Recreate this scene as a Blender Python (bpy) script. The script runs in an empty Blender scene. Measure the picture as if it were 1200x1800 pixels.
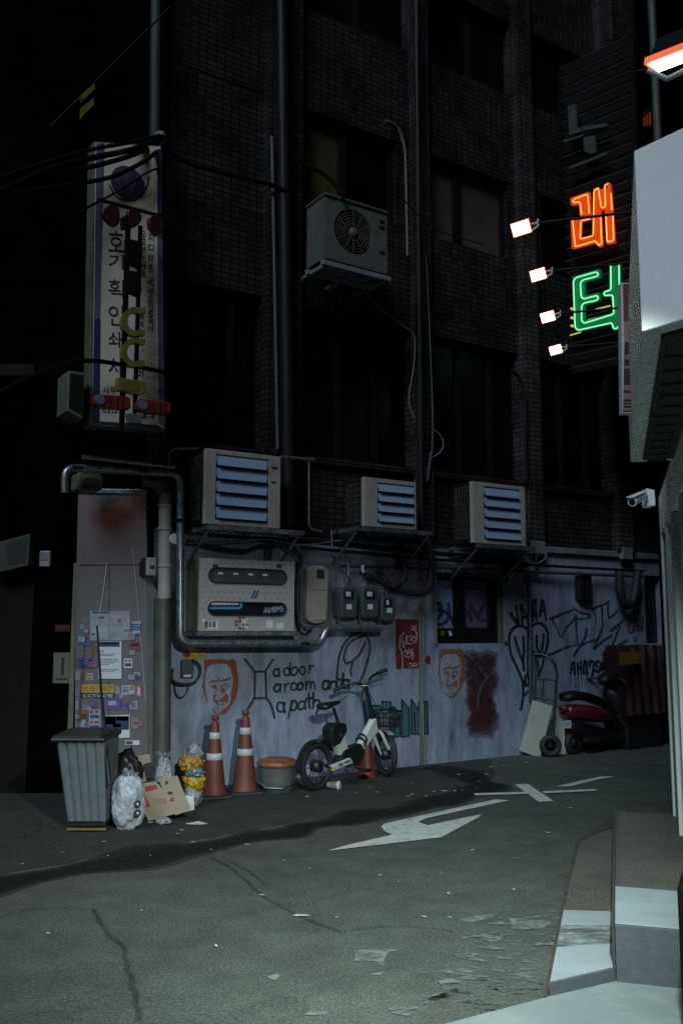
import bpy, bmesh, math, random
from mathutils import Vector, Matrix, noise
random.seed(7)
R = math.radians
scene = bpy.context.scene
COL = scene.collection
# ------------------------------------------------------------------ camera
FPX, YH, CAMH = 1600.0, 1105.0, 1.5          # focal length and horizon in photo pixels (1200 x 1800), eye height in metres
PITCH = math.atan((YH - 900.0) / FPX)
cd = bpy.data.cameras.new('camera'); cam = bpy.data.objects.new('camera', cd); COL.objects.link(cam)
cd.sensor_fit = 'VERTICAL'; cd.sensor_height = 36.0; cd.lens = FPX / 1800.0 * 36.0
cd.clip_start = 0.05; cd.clip_end = 300
cam.location = (0, 0, CAMH); cam.rotation_euler = (math.pi / 2 + PITCH, 0, 0)
scene.camera = cam
# ------------------------------------------------------------------ night sky, dim city glow as the one sun
LDIR = Vector((-0.29, -0.69, 0.65)).normalized()      # towards the glow
w = bpy.data.worlds.new('World'); scene.world = w; w.use_nodes = True
nt = w.node_tree; bg = nt.nodes['Background']
sky = nt.nodes.new('ShaderNodeTexSky'); sky.sky_type = 'NISHITA'; sky.sun_disc = False
sky.sun_elevation = math.asin(LDIR.z); sky.sun_rotation = math.atan2(LDIR.x, LDIR.y)
nt.links.new(sky.outputs[0], bg.inputs[0]); bg.inputs[1].default_value = 0.0006
sl = bpy.data.lights.new('sun', 'SUN'); sun = bpy.data.objects.new('sun', sl); COL.objects.link(sun)
sl.energy = 1.45; sl.angle = R(24); sl.color = (0.66, 0.84, 1.0)
sun.rotation_euler = LDIR.to_track_quat('Z', 'Y').to_euler(); sun.location = (0, -5, 20)
vs = scene.view_settings
scene.display_settings.display_device = 'sRGB'
vs.view_transform = 'Standard'; vs.look = 'None'; vs.exposure = 0.3; vs.gamma = 1.0
cy = scene.cycles
cy.max_bounces = 6; cy.diffuse_bounces = 3; cy.glossy_bounces = 3; cy.transparent_max_bounces = 12
cy.sample_clamp_indirect = 4.0
cy.use_denoising = False

# ------------------------------------------------------------------ photo geometry helpers
FW = Vector((0, math.cos(PITCH), math.sin(PITCH))); UPV = Vector((0, -math.sin(PITCH), math.cos(PITCH)))
CP = Vector((0, 0, CAMH)); ZZ = Vector((0, 0, 1))
def ray(px, py): return FW + Vector((1, 0, 0)) * ((px - 600) / FPX) + UPV * ((900 - py) / FPX)
def G(px, py, z=0.0):
    d = ray(px, py); return CP + d * ((z - CAMH) / d.z)
def D(px, py, y):
    d = ray(px, py); return CP + d * (y / d.y)
def vp(px):
    d = ray(px, YH); d.z = 0; return d.normalized()
class Plane:
    """upright (or leaning) plane: ex runs right, ez runs up, ey points away from the viewer"""
    def __init__(s, P0, ex, ez=ZZ):
        s.P0 = Vector(P0); s.ex = Vector(ex).normalized(); s.ez = Vector(ez).normalized()
        s.ey = s.ez.cross(s.ex).normalized()
    def at(s, px, py, off=0.0):
        d = ray(px, py); n = s.ey
        t = ((s.P0 - n * off - CP).dot(n)) / d.dot(n)
        return CP + d * t
    def loc(s, P):
        v = Vector(P) - s.P0; return v.dot(s.ex), v.dot(s.ey), v.dot(s.ez)
    def xz(s, px, py, off=0.0):
        a = s.loc(s.at(px, py, off)); return a[0], a[2]
    def pt(s, x, y, z): return s.P0 + s.ex * x + s.ey * y + s.ez * z
    def rot(s): return math.atan2(s.ex.y, s.ex.x)
WU = vp(3050)
FAC = Plane(G(740, 1345), WU)                 # the long facade on the left
TH = FAC.rot()
def front(d): return Plane((0, d, 0), (1, 0, 0))
AL = vp(1083); AR = Vector((AL.y, -AL.x, 0))  # the alley's direction and its right hand side
def alley(p): return Plane(AR * p, -AL)       # planes along the right-hand side (facing left): at() works with any sign
# ------------------------------------------------------------------ mesh helpers
WM = {}
class MB:
    def __init__(s): s.v = []; s.f = []; s.mi = []; s.m = 0; s.sm = []
    def add(s, vs, fs, smooth=False):
        o = len(s.v); s.v += [Vector(v) for v in vs]
        for f in fs: s.f.append([i + o for i in f]); s.mi.append(s.m); s.sm.append(smooth)
    def hexa(s, b, t):        # two loops of equal length, joined
        n = len(b); s.add(list(b) + list(t), [list(range(n))[::-1], list(range(n, 2 * n))] + [[i, (i + 1) % n, n + (i + 1) % n, n + i] for i in range(n)])
    def box(s, P, x0, x1, y0, y1, z0, z1):
        s.hexa([P.pt(x0, y0, z0), P.pt(x1, y0, z0), P.pt(x1, y1, z0), P.pt(x0, y1, z0)],
               [P.pt(x0, y0, z1), P.pt(x1, y0, z1), P.pt(x1, y1, z1), P.pt(x0, y1, z1)])
    def fbox(s, P, px0, py0, px1, py1, off0, off1):     # box whose front (at off1) fills a pixel rectangle
        mx, my = (px0 + px1) / 2, (py0 + py1) / 2
        x0 = P.xz(px0, my, off1)[0]; x1 = P.xz(px1, my, off1)[0]
        z0 = P.xz(mx, py1, off1)[1]; z1 = P.xz(mx, py0, off1)[1]
        s.box(P, x0, x1, -off1, -off0, z0, z1); return x0, x1, z0, z1
    def poly(s, P, pts, off, t=0.004):                  # outline in pixels on a plane, with thickness
        a = [P.at(x, y, off) for x, y in pts]; b = [p + P.ey * t for p in a]
        s.hexa(b, a)
    def prism(s, pts, z0, z1):
        s.hexa([Vector((p[0], p[1], z0)) for p in pts], [Vector((p[0], p[1], z1)) for p in pts])
    def tube(s, pts, r, n=10, closed=False, cap=True):
        pts = [Vector(p) for p in pts]; m = len(pts); rings = []
        rr = r if isinstance(r, (list, tuple)) else [r] * m
        prev = None
        for i in range(m):
            a = pts[(i - 1) % m] if (i or closed) else pts[0]; b = pts[(i + 1) % m] if (i < m - 1 or closed) else pts[-1]
            t = (b - a)
            if t.length < 1e-9: t = Vector((0, 0, 1))
            t.normalize()
            if prev is None:
                up = Vector((0, 0, 1)) if abs(t.z) < .9 else Vector((1, 0, 0)); e1 = t.cross(up).normalized()
            else:
                e1 = (prev - t * prev.dot(t))
                e1 = e1.normalized() if e1.length > 1e-6 else t.orthogonal().normalized()
            e2 = t.cross(e1); prev = e1
            rings.append([pts[i] + (e1 * math.cos(2 * math.pi * k / n) + e2 * math.sin(2 * math.pi * k / n)) * rr[i] for k in range(n)])
        vs = [v for q in rings for v in q]; fs = []
        for i in range(m if closed else m - 1):
            j = (i + 1) % m
            for k in range(n): fs.append([i * n + k, i * n + (k + 1) % n, j * n + (k + 1) % n, j * n + k])
        s.add(vs, fs, True)
        if cap and not closed:
            s.add(rings[0], [list(range(n))[::-1]]); s.add(rings[-1], [list(range(n))])
    def lathe(s, C, prof, n=20, axis=ZZ, ref=None, sx=1.0):   # prof: list of (radius, height)
        axis = Vector(axis).normalized(); e1 = (Vector(ref) if ref else axis.orthogonal()).normalized(); e2 = axis.cross(e1)
        vs = []; fs = []
        for r, h in prof:
            for k in range(n):
                a = 2 * math.pi * k / n; vs.append(Vector(C) + axis * h + (e1 * math.cos(a) * sx + e2 * math.sin(a)) * r)
        for i in range(len(prof) - 1):
            for k in range(n): fs.append([i * n + k, i * n + (k + 1) % n, (i + 1) * n + (k + 1) % n, (i + 1) * n + k])
        s.add(vs, fs, True); s.add(vs[:n], [list(range(n))[::-1]]); s.add(vs[-n:], [list(range(n))])
    def torus(s, C, axis, R_, r, n=28, m=8):
        axis = Vector(axis).normalized(); e1 = axis.orthogonal().normalized(); e2 = axis.cross(e1)
        s.tube([Vector(C) + (e1 * math.cos(2 * math.pi * k / n) + e2 * math.sin(2 * math.pi * k / n)) * R_ for k in range(n)], r, m, closed=True)
    def blob(s, C, rx, ry, rz, amp=.12, freq=3.0, seed=0, sub=4, ex=Vector((1, 0, 0)), crease=0.0, flat=-.9):
        bm = bmesh.new(); bmesh.ops.create_icosphere(bm, subdivisions=sub, radius=1)
        ey = ZZ.cross(ex)
        vs = []
        for v in bm.verts:
            c = v.co.copy(); q = c * freq + Vector((seed * 7.1, seed * 3.3, 0))
            d = 1 + amp * noise.noise(q) + amp * .5 * noise.noise(q * 2.3)
            if crease: d += crease * (abs(noise.noise(q * 3.1)) - .25) + crease * .6 * (abs(noise.noise(q * 6.3)) - .25)
            c = c * d
            if c.z < flat: c.z = flat
            vs.append(Vector(C) + ex * c.x * rx + ey * c.y * ry + ZZ * c.z * rz)
        s.add(vs, [[v.index for v in f.verts] for f in bm.faces], True); bm.free()
    def text(s, P, body, px0, py0, px1, py1, off, t=0.003, shear=0):    # text squeezed into a pixel rectangle on a plane
        vs, fs = text_geo(body); 
        xs = [v[0] for v in vs]; ys = [v[1] for v in vs]; ax, bx, ay, by = min(xs), max(xs), min(ys), max(ys)
        def mp(v, o):
            u = (v[0] - ax) / (bx - ax); q = (v[1] - ay) / (by - ay)
            return P.at(px0 + (px1 - px0) * u, py1 + (py0 - py1) * q + shear * (u - .5), o)
        A = [mp(v, off) for v in vs]; s.add(A, fs)
        if t > 0:
            B = [a + P.ey * t for a in A]; o = len(s.v); s.add(B, [f[::-1] for f in fs])
            ed = {}
            for f in fs:
                for i in range(len(f)):
                    e = (f[i], f[(i + 1) % len(f)]); ed[e] = 1
            s.add(A + B, [[e[1], e[0], e[0] + len(A), e[1] + len(A)] for e in ed if (e[1], e[0]) not in ed])
    def stroke(s, P, pts, wpx, off, smooth=True, taper=0.0):           # painted line: a thin ribbon along pixel points
        if smooth and len(pts) > 2: pts = catmull(pts, 6)
        n = len(pts); L = []; Rr = []
        for i in range(n):
            a = pts[max(i - 1, 0)]; b = pts[min(i + 1, n - 1)]
            dx, dy = b[0] - a[0], b[1] - a[1]; l = math.hypot(dx, dy) or 1
            u = i / max(n - 1, 1); ww = wpx * .5 * (1 - taper * u) * (1 + .18 * noise.noise(Vector((pts[i][0] * .13, pts[i][1] * .13, 0))))
            L.append((pts[i][0] - dy / l * ww, pts[i][1] + dx / l * ww)); Rr.append((pts[i][0] + dy / l * ww, pts[i][1] - dx / l * ww))
        def cap(c, d0, k):
            return [(c[0] + wpx * .5 * math.cos(d0 + math.pi * (j + 1) / (k + 1)), c[1] + wpx * .5 * math.sin(d0 + math.pi * (j + 1) / (k + 1))) for j in range(k)]
        STK[0] = (STK[0] + 1) % 40
        o = off + STK[0] * .00012
        A = [P.at(x, y, o) for x, y in L]; B = [P.at(x, y, o) for x, y in Rr]
        s.add(A + B, [[i, i + 1, n + i + 1, n + i] for i in range(n - 1)])
        for c, nb, sg in ((pts[0], pts[1], 1), (pts[-1], pts[-2], 1)):
            w2 = wpx * (1 - taper if c is pts[-1] else 1) * .5
            dirn = math.atan2(c[1] - nb[1], c[0] - nb[0])
            ring = [(c[0] + w2 * math.cos(dirn - math.pi / 2 + math.pi * j / 6), c[1] + w2 * math.sin(dirn - math.pi / 2 + math.pi * j / 6)) for j in range(7)]
            s.add([P.at(x, y, o) for x, y in ring], [list(range(7))])
    def build(s, name, mats, parent=None, bevel=0, seg=2, label=None, recalc=True, sharp=None):
        me = bpy.data.meshes.new(name); inv = WM[parent.name].inverted() if parent else Matrix()
        me.from_pydata([inv @ v for v in s.v], [], s.f)
        for m in (mats if isinstance(mats, (list, tuple)) else [mats]): me.materials.append(m)
        for p, i, sm in zip(me.polygons, s.mi, s.sm): p.material_index = i; p.use_smooth = sm
        if recalc:
            bm = bmesh.new(); bm.from_mesh(me); bmesh.ops.recalc_face_normals(bm, faces=bm.faces); bm.to_mesh(me); bm.free()
        o = bpy.data.objects.new(name, me); COL.objects.link(o)
        if parent: o.parent = parent; WM[o.name] = WM[parent.name]
        else: WM[o.name] = Matrix()
        if bevel:
            b = o.modifiers.new('bevel', 'BEVEL'); b.width = bevel; b.segments = seg; b.limit_method = 'ANGLE'; b.angle_limit = R(35); b.harden_normals = False
        if label: o['label'] = label
        return o
STK = [0]
TG = {}
def text_geo(body):
    if body in TG: return TG[body]
    c = bpy.data.curves.new('t', 'FONT'); c.body = body; c.size = 1; c.resolution_u = 3
    o = bpy.data.objects.new('t', c); COL.objects.link(o)
    dg = bpy.context.evaluated_depsgraph_get(); e = o.evaluated_get(dg); me = e.to_mesh()
    r = ([tuple(v.co) for v in me.vertices], [list(p.vertices) for p in me.polygons]); e.to_mesh_clear()
    bpy.data.objects.remove(o); bpy.data.curves.remove(c); TG[body] = r; return r
def catmull(p, k=6, closed=False):
    out = []; n = len(p); V = [Vector((*q, 0)) if len(q) == 2 else Vector(q) for q in p]; d2 = len(p[0]) == 2
    for i in range(n if closed else n - 1):
        a = V[(i - 1) % n] if (i or closed) else V[0]; b = V[i]; c = V[(i + 1) % n]; d = V[(i + 2) % n] if (i + 2 < n or closed) else V[-1]
        for j in range(k):
            t = j / k
            q = .5 * ((2 * b) + (c - a) * t + (2 * a - 5 * b + 4 * c - d) * t * t + (3 * b - a - 3 * c + d) * t ** 3)
            out.append((q.x, q.y) if d2 else q)
    if not closed: out.append(tuple(V[-1][:2]) if d2 else V[-1])
    return out
def elbow(p, r=.05, k=5):      # rounds the corners of a polyline
    p = [Vector(q) for q in p]; out = [p[0]]
    for i in range(1, len(p) - 1):
        a, b, c = p[i - 1], p[i], p[i + 1]; d1 = (a - b); d2 = (c - b); rr = min(r, d1.length * .45, d2.length * .45)
        s_, e_ = b + d1.normalized() * rr, b + d2.normalized() * rr
        for j in range(k + 1):
            t = j / k; out.append(s_ * (1 - t) ** 2 + b * 2 * t * (1 - t) + e_ * t * t)
    out.append(p[-1]); return out
def thing(name, label, cat, loc=(0, 0, 0), rotz=0.0, group=None):
    o = bpy.data.objects.new(name, None); COL.objects.link(o); o.empty_display_size = .1
    o.location = loc; o.rotation_euler = (0, 0, rotz); o['label'] = label; o['category'] = cat
    if group: o['group'] = group
    WM[o.name] = Matrix.Translation(Vector(loc)) @ Matrix.Rotation(rotz, 4, 'Z'); return o
def solo(mb, name, mats, label, cat, group=None, **k):     # a thing that is a single mesh
    c = sum(mb.v, Vector()) / len(mb.v); zmin = min(v.z for v in mb.v); base = Vector((c.x, c.y, zmin))
    for i, v in enumerate(mb.v): mb.v[i] = v - base
    o = mb.build(name, mats, None, **k); o.location = base; o['label'] = label; o['category'] = cat
    if group: o['group'] = group
    return o
def copy_tree(o, parent=None):
    c = o.copy(); COL.objects.link(c); c.parent = parent
    for ch in [x for x in bpy.data.objects if x.parent == o]: copy_tree(ch, c)
    return c
def struct(o): o['kind'] = 'structure'; return o
# ------------------------------------------------------------------ materials
def mat(name, col, rough=.6, metal=0, var=.25, scale=6.0, bump=0.0, bscale=40.0, spec=.5, dirt=None, dirtamt=.5, dscale=2.0, stretch=(1, 1, 1), alpha=1.0, trans=0, rvar=0.0, coat=0, K=.7):
    m = bpy.data.materials.new(name); m.use_nodes = True; nt = m.node_tree; N = nt.nodes; L = nt.links; b = N['Principled BSDF']
    b.inputs['Roughness'].default_value = rough; b.inputs['Metallic'].default_value = metal; b.inputs['Specular IOR Level'].default_value = spec
    b.inputs['Transmission Weight'].default_value = trans; b.inputs['Alpha'].default_value = alpha; b.inputs['Coat Weight'].default_value = coat
    tc = N.new('ShaderNodeTexCoord'); mp = N.new('ShaderNodeMapping'); mp.inputs['Scale'].default_value = stretch
    L.new(tc.outputs['Object'], mp.inputs['Vector'])
    n1 = N.new('ShaderNodeTexNoise'); n1.inputs['Scale'].default_value = scale; n1.inputs['Detail'].default_value = 6; n1.inputs['Roughness'].default_value = .65
    L.new(mp.outputs[0], n1.inputs['Vector'])
    cr = N.new('ShaderNodeMapRange'); cr.inputs['From Min'].default_value = .3; cr.inputs['From Max'].default_value = .7; L.new(n1.outputs['Fac'], cr.inputs['Value'])
    mx = N.new('ShaderNodeMix'); mx.data_type = 'RGBA'
    c = Vector(col[:3]) * K
    mx.inputs[6].default_value = (*(c * (1 - var)), 1); mx.inputs[7].default_value = (*[min(x, .95) for x in c * (1 + var)], 1)
    L.new(cr.outputs[0], mx.inputs[0]); out = mx.outputs[2]
    if dirt:
        n2 = N.new('ShaderNodeTexNoise'); n2.inputs['Scale'].default_value = dscale; n2.inputs['Detail'].default_value = 8; n2.inputs['Roughness'].default_value = .7
        L.new(mp.outputs[0], n2.inputs['Vector'])
        c2 = N.new('ShaderNodeMapRange'); c2.inputs['From Min'].default_value = .5; c2.inputs['From Max'].default_value = .72; c2.inputs['To Max'].default_value = dirtamt; L.new(n2.outputs['Fac'], c2.inputs['Value'])
        m2 = N.new('ShaderNodeMix'); m2.data_type = 'RGBA'; m2.inputs[7].default_value = (*(Vector(dirt) * K), 1)
        L.new(c2.outputs[0], m2.inputs[0]); L.new(out, m2.inputs[6]); out = m2.outputs[2]
    L.new(out, b.inputs['Base Color'])
    if rvar:
        rr = N.new('ShaderNodeMapRange'); rr.inputs['From Min'].default_value = .3; rr.inputs['From Max'].default_value = .7
        rr.inputs['To Min'].default_value = max(rough - rvar, .03); rr.inputs['To Max'].default_value = min(rough + rvar, 1); L.new(n1.outputs['Fac'], rr.inputs['Value']); L.new(rr.outputs[0], b.inputs['Roughness'])
    if bump:
        n3 = N.new('ShaderNodeTexNoise'); n3.inputs['Scale'].default_value = bscale; n3.inputs['Detail'].default_value = 5; L.new(mp.outputs[0], n3.inputs['Vector'])
        bu = N.new('ShaderNodeBump'); bu.inputs['Strength'].default_value = bump; bu.inputs['Distance'].default_value = .02; L.new(n3.outputs['Fac'], bu.inputs['Height']); L.new(bu.outputs[0], b.inputs['Normal'])
    return m
def emit(name, col, st, base=(.1, .1, .1)):
    m = bpy.data.materials.new(name); m.use_nodes = True; b = m.node_tree.nodes['Principled BSDF']
    b.inputs['Base Color'].default_value = (*base, 1); b.inputs['Emission Color'].default_value = (*col, 1); b.inputs['Emission Strength'].default_value = st; b.inputs['Roughness'].default_value = .4
    return m
def tilemat(name, col, mortar, size=.1, gap=.006, var=.3, rough=.5):
    m = bpy.data.materials.new(name); m.use_nodes = True; nt = m.node_tree; N = nt.nodes; L = nt.links; b = N['Principled BSDF']; b.inputs['Roughness'].default_value = rough; b.inputs['Specular IOR Level'].default_value = .0
    tc = N.new('ShaderNodeTexCoord'); sp = N.new('ShaderNodeSeparateXYZ'); L.new(tc.outputs['Object'], sp.inputs[0])
    ad = N.new('ShaderNodeMath'); ad.operation = 'ADD'; L.new(sp.outputs[0], ad.inputs[0]); L.new(sp.outputs[1], ad.inputs[1])
    cb = N.new('ShaderNodeCombineXYZ'); L.new(ad.outputs[0], cb.inputs[0]); L.new(sp.outputs[2], cb.inputs[1])
    br = N.new('ShaderNodeTexBrick'); br.offset = 0; br.inputs['Scale'].default_value = 1; br.inputs['Brick Width'].default_value = size; br.inputs['Row Height'].default_value = size * .62; br.inputs['Mortar Size'].default_value = gap
    c = Vector(col) * .75; br.inputs['Color1'].default_value = (*(c * (1 - var)), 1); br.inputs['Color2'].default_value = (*(c * (1 + var)), 1); br.inputs['Mortar'].default_value = (*mortar, 1)
    L.new(cb.outputs[0], br.inputs['Vector'])
    n = N.new('ShaderNodeTexNoise'); n.inputs['Scale'].default_value = 1.4; n.inputs['Detail'].default_value = 7; L.new(tc.outputs['Object'], n.inputs['Vector'])
    cr = N.new('ShaderNodeMapRange'); cr.inputs['From Min'].default_value = .35; cr.inputs['From Max'].default_value = .7; cr.inputs['To Min'].default_value = .45; cr.inputs['To Max'].default_value = 1.25; L.new(n.outputs['Fac'], cr.inputs['Value'])
    mu = N.new('ShaderNodeMix'); mu.data_type = 'RGBA'; mu.blend_type = 'MULTIPLY'; mu.inputs[0].default_value = 1; L.new(br.outputs['Color'], mu.inputs[6]); L.new(cr.outputs[0], mu.inputs[7]); L.new(mu.outputs[2], b.inputs['Base Color'])
    bu = N.new('ShaderNodeBump'); bu.inputs['Strength'].default_value = .6; bu.inputs['Distance'].default_value = .01; bu.invert = True; L.new(br.outputs['Fac'], bu.inputs['Height']); L.new(bu.outputs[0], b.inputs['Normal'])
    return m
M = {}
M['paint'] = mat('painted_render', (.275, .318, .415), .75, var=.30, scale=9, bump=.35, bscale=60, dirt=(.085, .09, .095), dirtamt=.9, dscale=3.6, stretch=(1, 1, .28), rvar=.1)
M['tile'] = tilemat('brown_tile', (.040, .0355, .032), (.007, .0065, .006))
M['tilepale'] = tilemat('grey_tile', (.060, .054, .052), (.012, .011, .011))
M['concrete'] = mat('dark_concrete', (.016, .015, .014), .85, var=.3, spec=.1, bump=.2)
M['ledge'] = mat('grey_ledge', (.2, .215, .23), .7, var=.25, dirt=(.05, .05, .05), dirtamt=.7)
M['black'] = mat('black_plastic', (.012, .012, .013), .45, var=.3)
M['blackiron'] = mat('black_iron', (.007, .007, .0075), .7, var=.3, spec=.05)
M['rubber'] = mat('black_rubber', (.014, .014, .015), .7, var=.3, bump=.1)
M['glass'] = mat('dark_glass', (.005, .0042, .0036), .3, var=.8, scale=1.3, spec=.2)
M['frame'] = mat('dark_frame', (.009, .008, .008), .6, spec=.1)
M['steel'] = mat('galvanised_steel', (.36, .40, .44), .38, .85, var=.25, scale=14, dirt=(.06, .05, .045), dirtamt=.7, dscale=5, rvar=.12)
M['pipegrey'] = mat('painted_pipe', (.07, .08, .09), .55, .2, var=.3, dirt=(.03, .03, .028), dirtamt=.6, dscale=4)
M['pipedark'] = mat('dark_pipe', (.010, .010, .0105), .55, 0, var=.3, spec=.2)
M['beige'] = mat('aged_beige_metal', (.40, .355, .31), .55, var=.12, dirt=(.12, .10, .08), dirtamt=.5, dscale=4)
M['slat'] = mat('blue_grey_louvre', (.32, .43, .60), .5, .2, var=.12, dirt=(.12, .14, .17), dirtamt=.4, dscale=6)
M['olive'] = mat('grimy_plastic', (.13, .13, .085), .6, var=.3)
M['white'] = mat('white_paint', (.62, .64, .64), .5, var=.08, scale=8, dirt=(.36, .37, .36), dirtamt=.5, dscale=3)
M['cladding'] = mat('white_cladding', (.80, .83, .81), .5, var=.05, scale=2.5, K=1, dirt=(.55, .60, .58), dirtamt=.6, dscale=1.4, stretch=(1, 1, .3), bump=.06, bscale=14)
M['paper'] = mat('paper', (.62, .64, .66), .8, var=.08)
M['ink'] = mat('dark_ink', (.02, .02, .025), .8)
M['asphalt'] = None
M['spraybl'] = mat('black_spray', (.016, .020, .020), .6, var=.3)
M['sprayor'] = mat('orange_spray', (.22, .050, .018), .7, var=.25, scale=20)
M['sprayye'] = mat('amber_spray', (.26, .095, .026), .7, var=.25, scale=20)
M['teal'] = mat('teal_spray', (.03, .12, .15), .7, var=.2)
M['purple'] = mat('purple_spray', (.045, .035, .09), .6, var=.2)
M['redspray'] = mat('red_spray', (.20, .02, .03), .7, var=.3)
M['chalk'] = mat('white_chalk', (.55, .50, .52), .8, var=.2)
M['redposter'] = mat('red_poster_paper', (.15, .012, .02), .7, var=.2)
M['yellow'] = mat('yellow_plastic', (.50, .34, .03), .5, var=.15)
M['cone'] = mat('faded_orange_rubber', (.145, .031, .020), .6, var=.2, dirt=(.09, .03, .025), dirtamt=.6, dscale=9)
M['band'] = mat('reflective_band', (.50, .52, .53), .5, var=.15, scale=20, dirt=(.2, .2, .2), dirtamt=.5, dscale=12)
M['binbody'] = mat('grey_blue_bin_plastic', (.115, .135, .15), .55, var=.15, dirt=(.05, .055, .055), dirtamt=.5, dscale=5)
M['binlid'] = mat('rusty_brown_lid', (.024, .015, .012), .6, var=.4, scale=15, dirt=(.02, .015, .012), dirtamt=.8, dscale=8)
M['card'] = mat('brown_cardboard', (.30, .24, .17), .85, var=.1, scale=12)
M['cardred'] = mat('red_print', (.33, .03, .03), .85)
M['bagwhite'] = mat('white_plastic_film', (.42, .45, .49), .35, var=.3, scale=16, dirt=(.16, .17, .18), dirtamt=.5, dscale=7, bump=.7, bscale=28)
M['bagclear'] = mat('cloudy_plastic_film', (.24, .26, .28), .25, var=.45, scale=18, dirt=(.05, .05, .06), dirtamt=.8, dscale=9, bump=.8, bscale=30)
M['bagyellow'] = mat('yellow_rubbish', (.45, .31, .02), .35, var=.35, scale=18, bump=.8, bscale=30)
M['orangelid'] = mat('orange_plastic_lid', (.23, .075, .025), .5, var=.3, dirt=(.30, .24, .15), dirtamt=.7, dscale=12)
M['bucket'] = mat('grey_bucket', (.10, .115, .11), .5, var=.2)
M['bikewhite'] = mat('white_bike_paint', (.68, .70, .70), .35, var=.06, dirt=(.3, .3, .3), dirtamt=.3)
M['redpaint'] = mat('red_gloss_paint', (.13, .010, .018), .22, var=.15, coat=.5)
M['redtank'] = mat('dull_red_paint', (.045, .006, .005), .5, var=.35, dirt=(.02, .006, .005), dirtamt=.8, dscale=6)
M['amber'] = mat('amber_plate', (.20, .09, .008), .6, var=.2)
M['signwhite'] = mat('sign_acrylic', (.88, .74, .60), .45, var=.10, scale=3, dirt=(.20, .19, .17), dirtamt=.6, dscale=1.5, stretch=(1, 1, .4))
M['signblue'] = mat('sign_blue', (.025, .035, .13), .5, var=.15)
M['signpale'] = mat('sign_lilac', (.13, .13, .22), .5, var=.15)
M['signlogo'] = mat('faded_navy', (.05, .05, .12), .6, var=.5, scale=12)
M['redsign'] = mat('dusty_red_acrylic', (.17, .016, .013), .4, var=.3, scale=10)
M['darkred'] = mat('dead_red_acrylic', (.045, .008, .007), .4, var=.3, scale=10)
M['yellowsign'] = mat('dusty_yellow_acrylic', (.19, .155, .025), .45, var=.2, scale=10)
M['blind'] = mat('yellow_blind', (.085, .055, .012), .6, var=.4, scale=2)
M['blindgrey'] = mat('grey_blind', (.055, .05, .042), .6, var=.4, scale=2)
M['panel'] = mat('brushed_panel', (.30, .265, .275), .2, .45, var=.10, scale=4, dirt=(.13, .12, .12), dirtamt=.5, dscale=2, stretch=(1, 1, .5))
M['cabinet'] = mat('protective_film', (.44, .43, .42), .4, .1, var=.10, scale=9)
M['neighbour'] = tilemat('black_brick', (.0035, .003, .0025), (.002, .002, .002), .2)
M['meter'] = mat('grey_meter_body', (.055, .065, .075), .5, var=.2)
M['roadpaint'] = None
# ================================================================== ground
def asphalt(name='asphalt', acol=(.058, .067, .056)):
    m = bpy.data.materials.new(name); m.use_nodes = True; nt = m.node_tree; N = nt.nodes; L = nt.links; b = N['Principled BSDF']
    tc = N.new('ShaderNodeTexCoord')
    def nz(sc, det=6, ro=.6):
        n = N.new('ShaderNodeTexNoise'); n.inputs['Scale'].default_value = sc; n.inputs['Detail'].default_value = det; n.inputs['Roughness'].default_value = ro; L.new(tc.outputs['Object'], n.inputs['Vector']); return n.outputs['Fac']
    def rg(v, a, c, x, y):
        r = N.new('ShaderNodeMapRange'); r.inputs['From Min'].default_value = a; r.inputs['From Max'].default_value = c; r.inputs['To Min'].default_value = x; r.inputs['To Max'].default_value = y; L.new(v, r.inputs['Value']); return r.outputs[0]
    def mul(a, c):
        q = N.new('ShaderNodeMath'); q.operation = 'MULTIPLY'; L.new(a, q.inputs[0]); L.new(c, q.inputs[1]); return q.outputs[0]
    v = mul(mul(rg(nz(.5), .3, .7, .75, 1.2), rg(nz(70, 4, .95), .3, .7, .0, 2.1)), rg(nz(4, 8, .7), .35, .7, .8, 1.15))
    vo = N.new('ShaderNodeTexVoronoi'); vo.feature = 'DISTANCE_TO_EDGE'; vo.inputs['Scale'].default_value = .42
    wn = N.new('ShaderNodeTexNoise'); wn.inputs['Scale'].default_value = 1.5; wn.inputs['Detail'].default_value = 6; L.new(tc.outputs['Object'], wn.inputs['Vector'])
    va = N.new('ShaderNodeMix'); va.data_type = 'RGBA'; va.blend_type = 'LINEAR_LIGHT'; va.inputs[0].default_value = .6; L.new(tc.outputs['Object'], va.inputs[6]); L.new(wn.outputs['Color'], va.inputs[7]); L.new(va.outputs[2], vo.inputs['Vector'])
    v = mul(v, rg(vo.outputs['Distance'], 0, .006, .8, 1.0))
    c = N.new('ShaderNodeMix'); c.data_type = 'RGBA'; c.inputs[6].default_value = (0, 0, 0, 1); c.inputs[7].default_value = (*acol, 1); L.new(v, c.inputs[0]); c.clamp_factor = False
    L.new(c.outputs[2], b.inputs['Base Color']); b.inputs['Roughness'].default_value = .8; b.inputs['Specular IOR Level'].default_value = .3
    bu = N.new('ShaderNodeBump'); bu.inputs['Strength'].default_value = .8; bu.inputs['Distance'].default_value = .012; L.new(nz(90, 3), bu.inputs['Height']); L.new(bu.outputs[0], b.inputs['Normal'])
    return m
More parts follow.
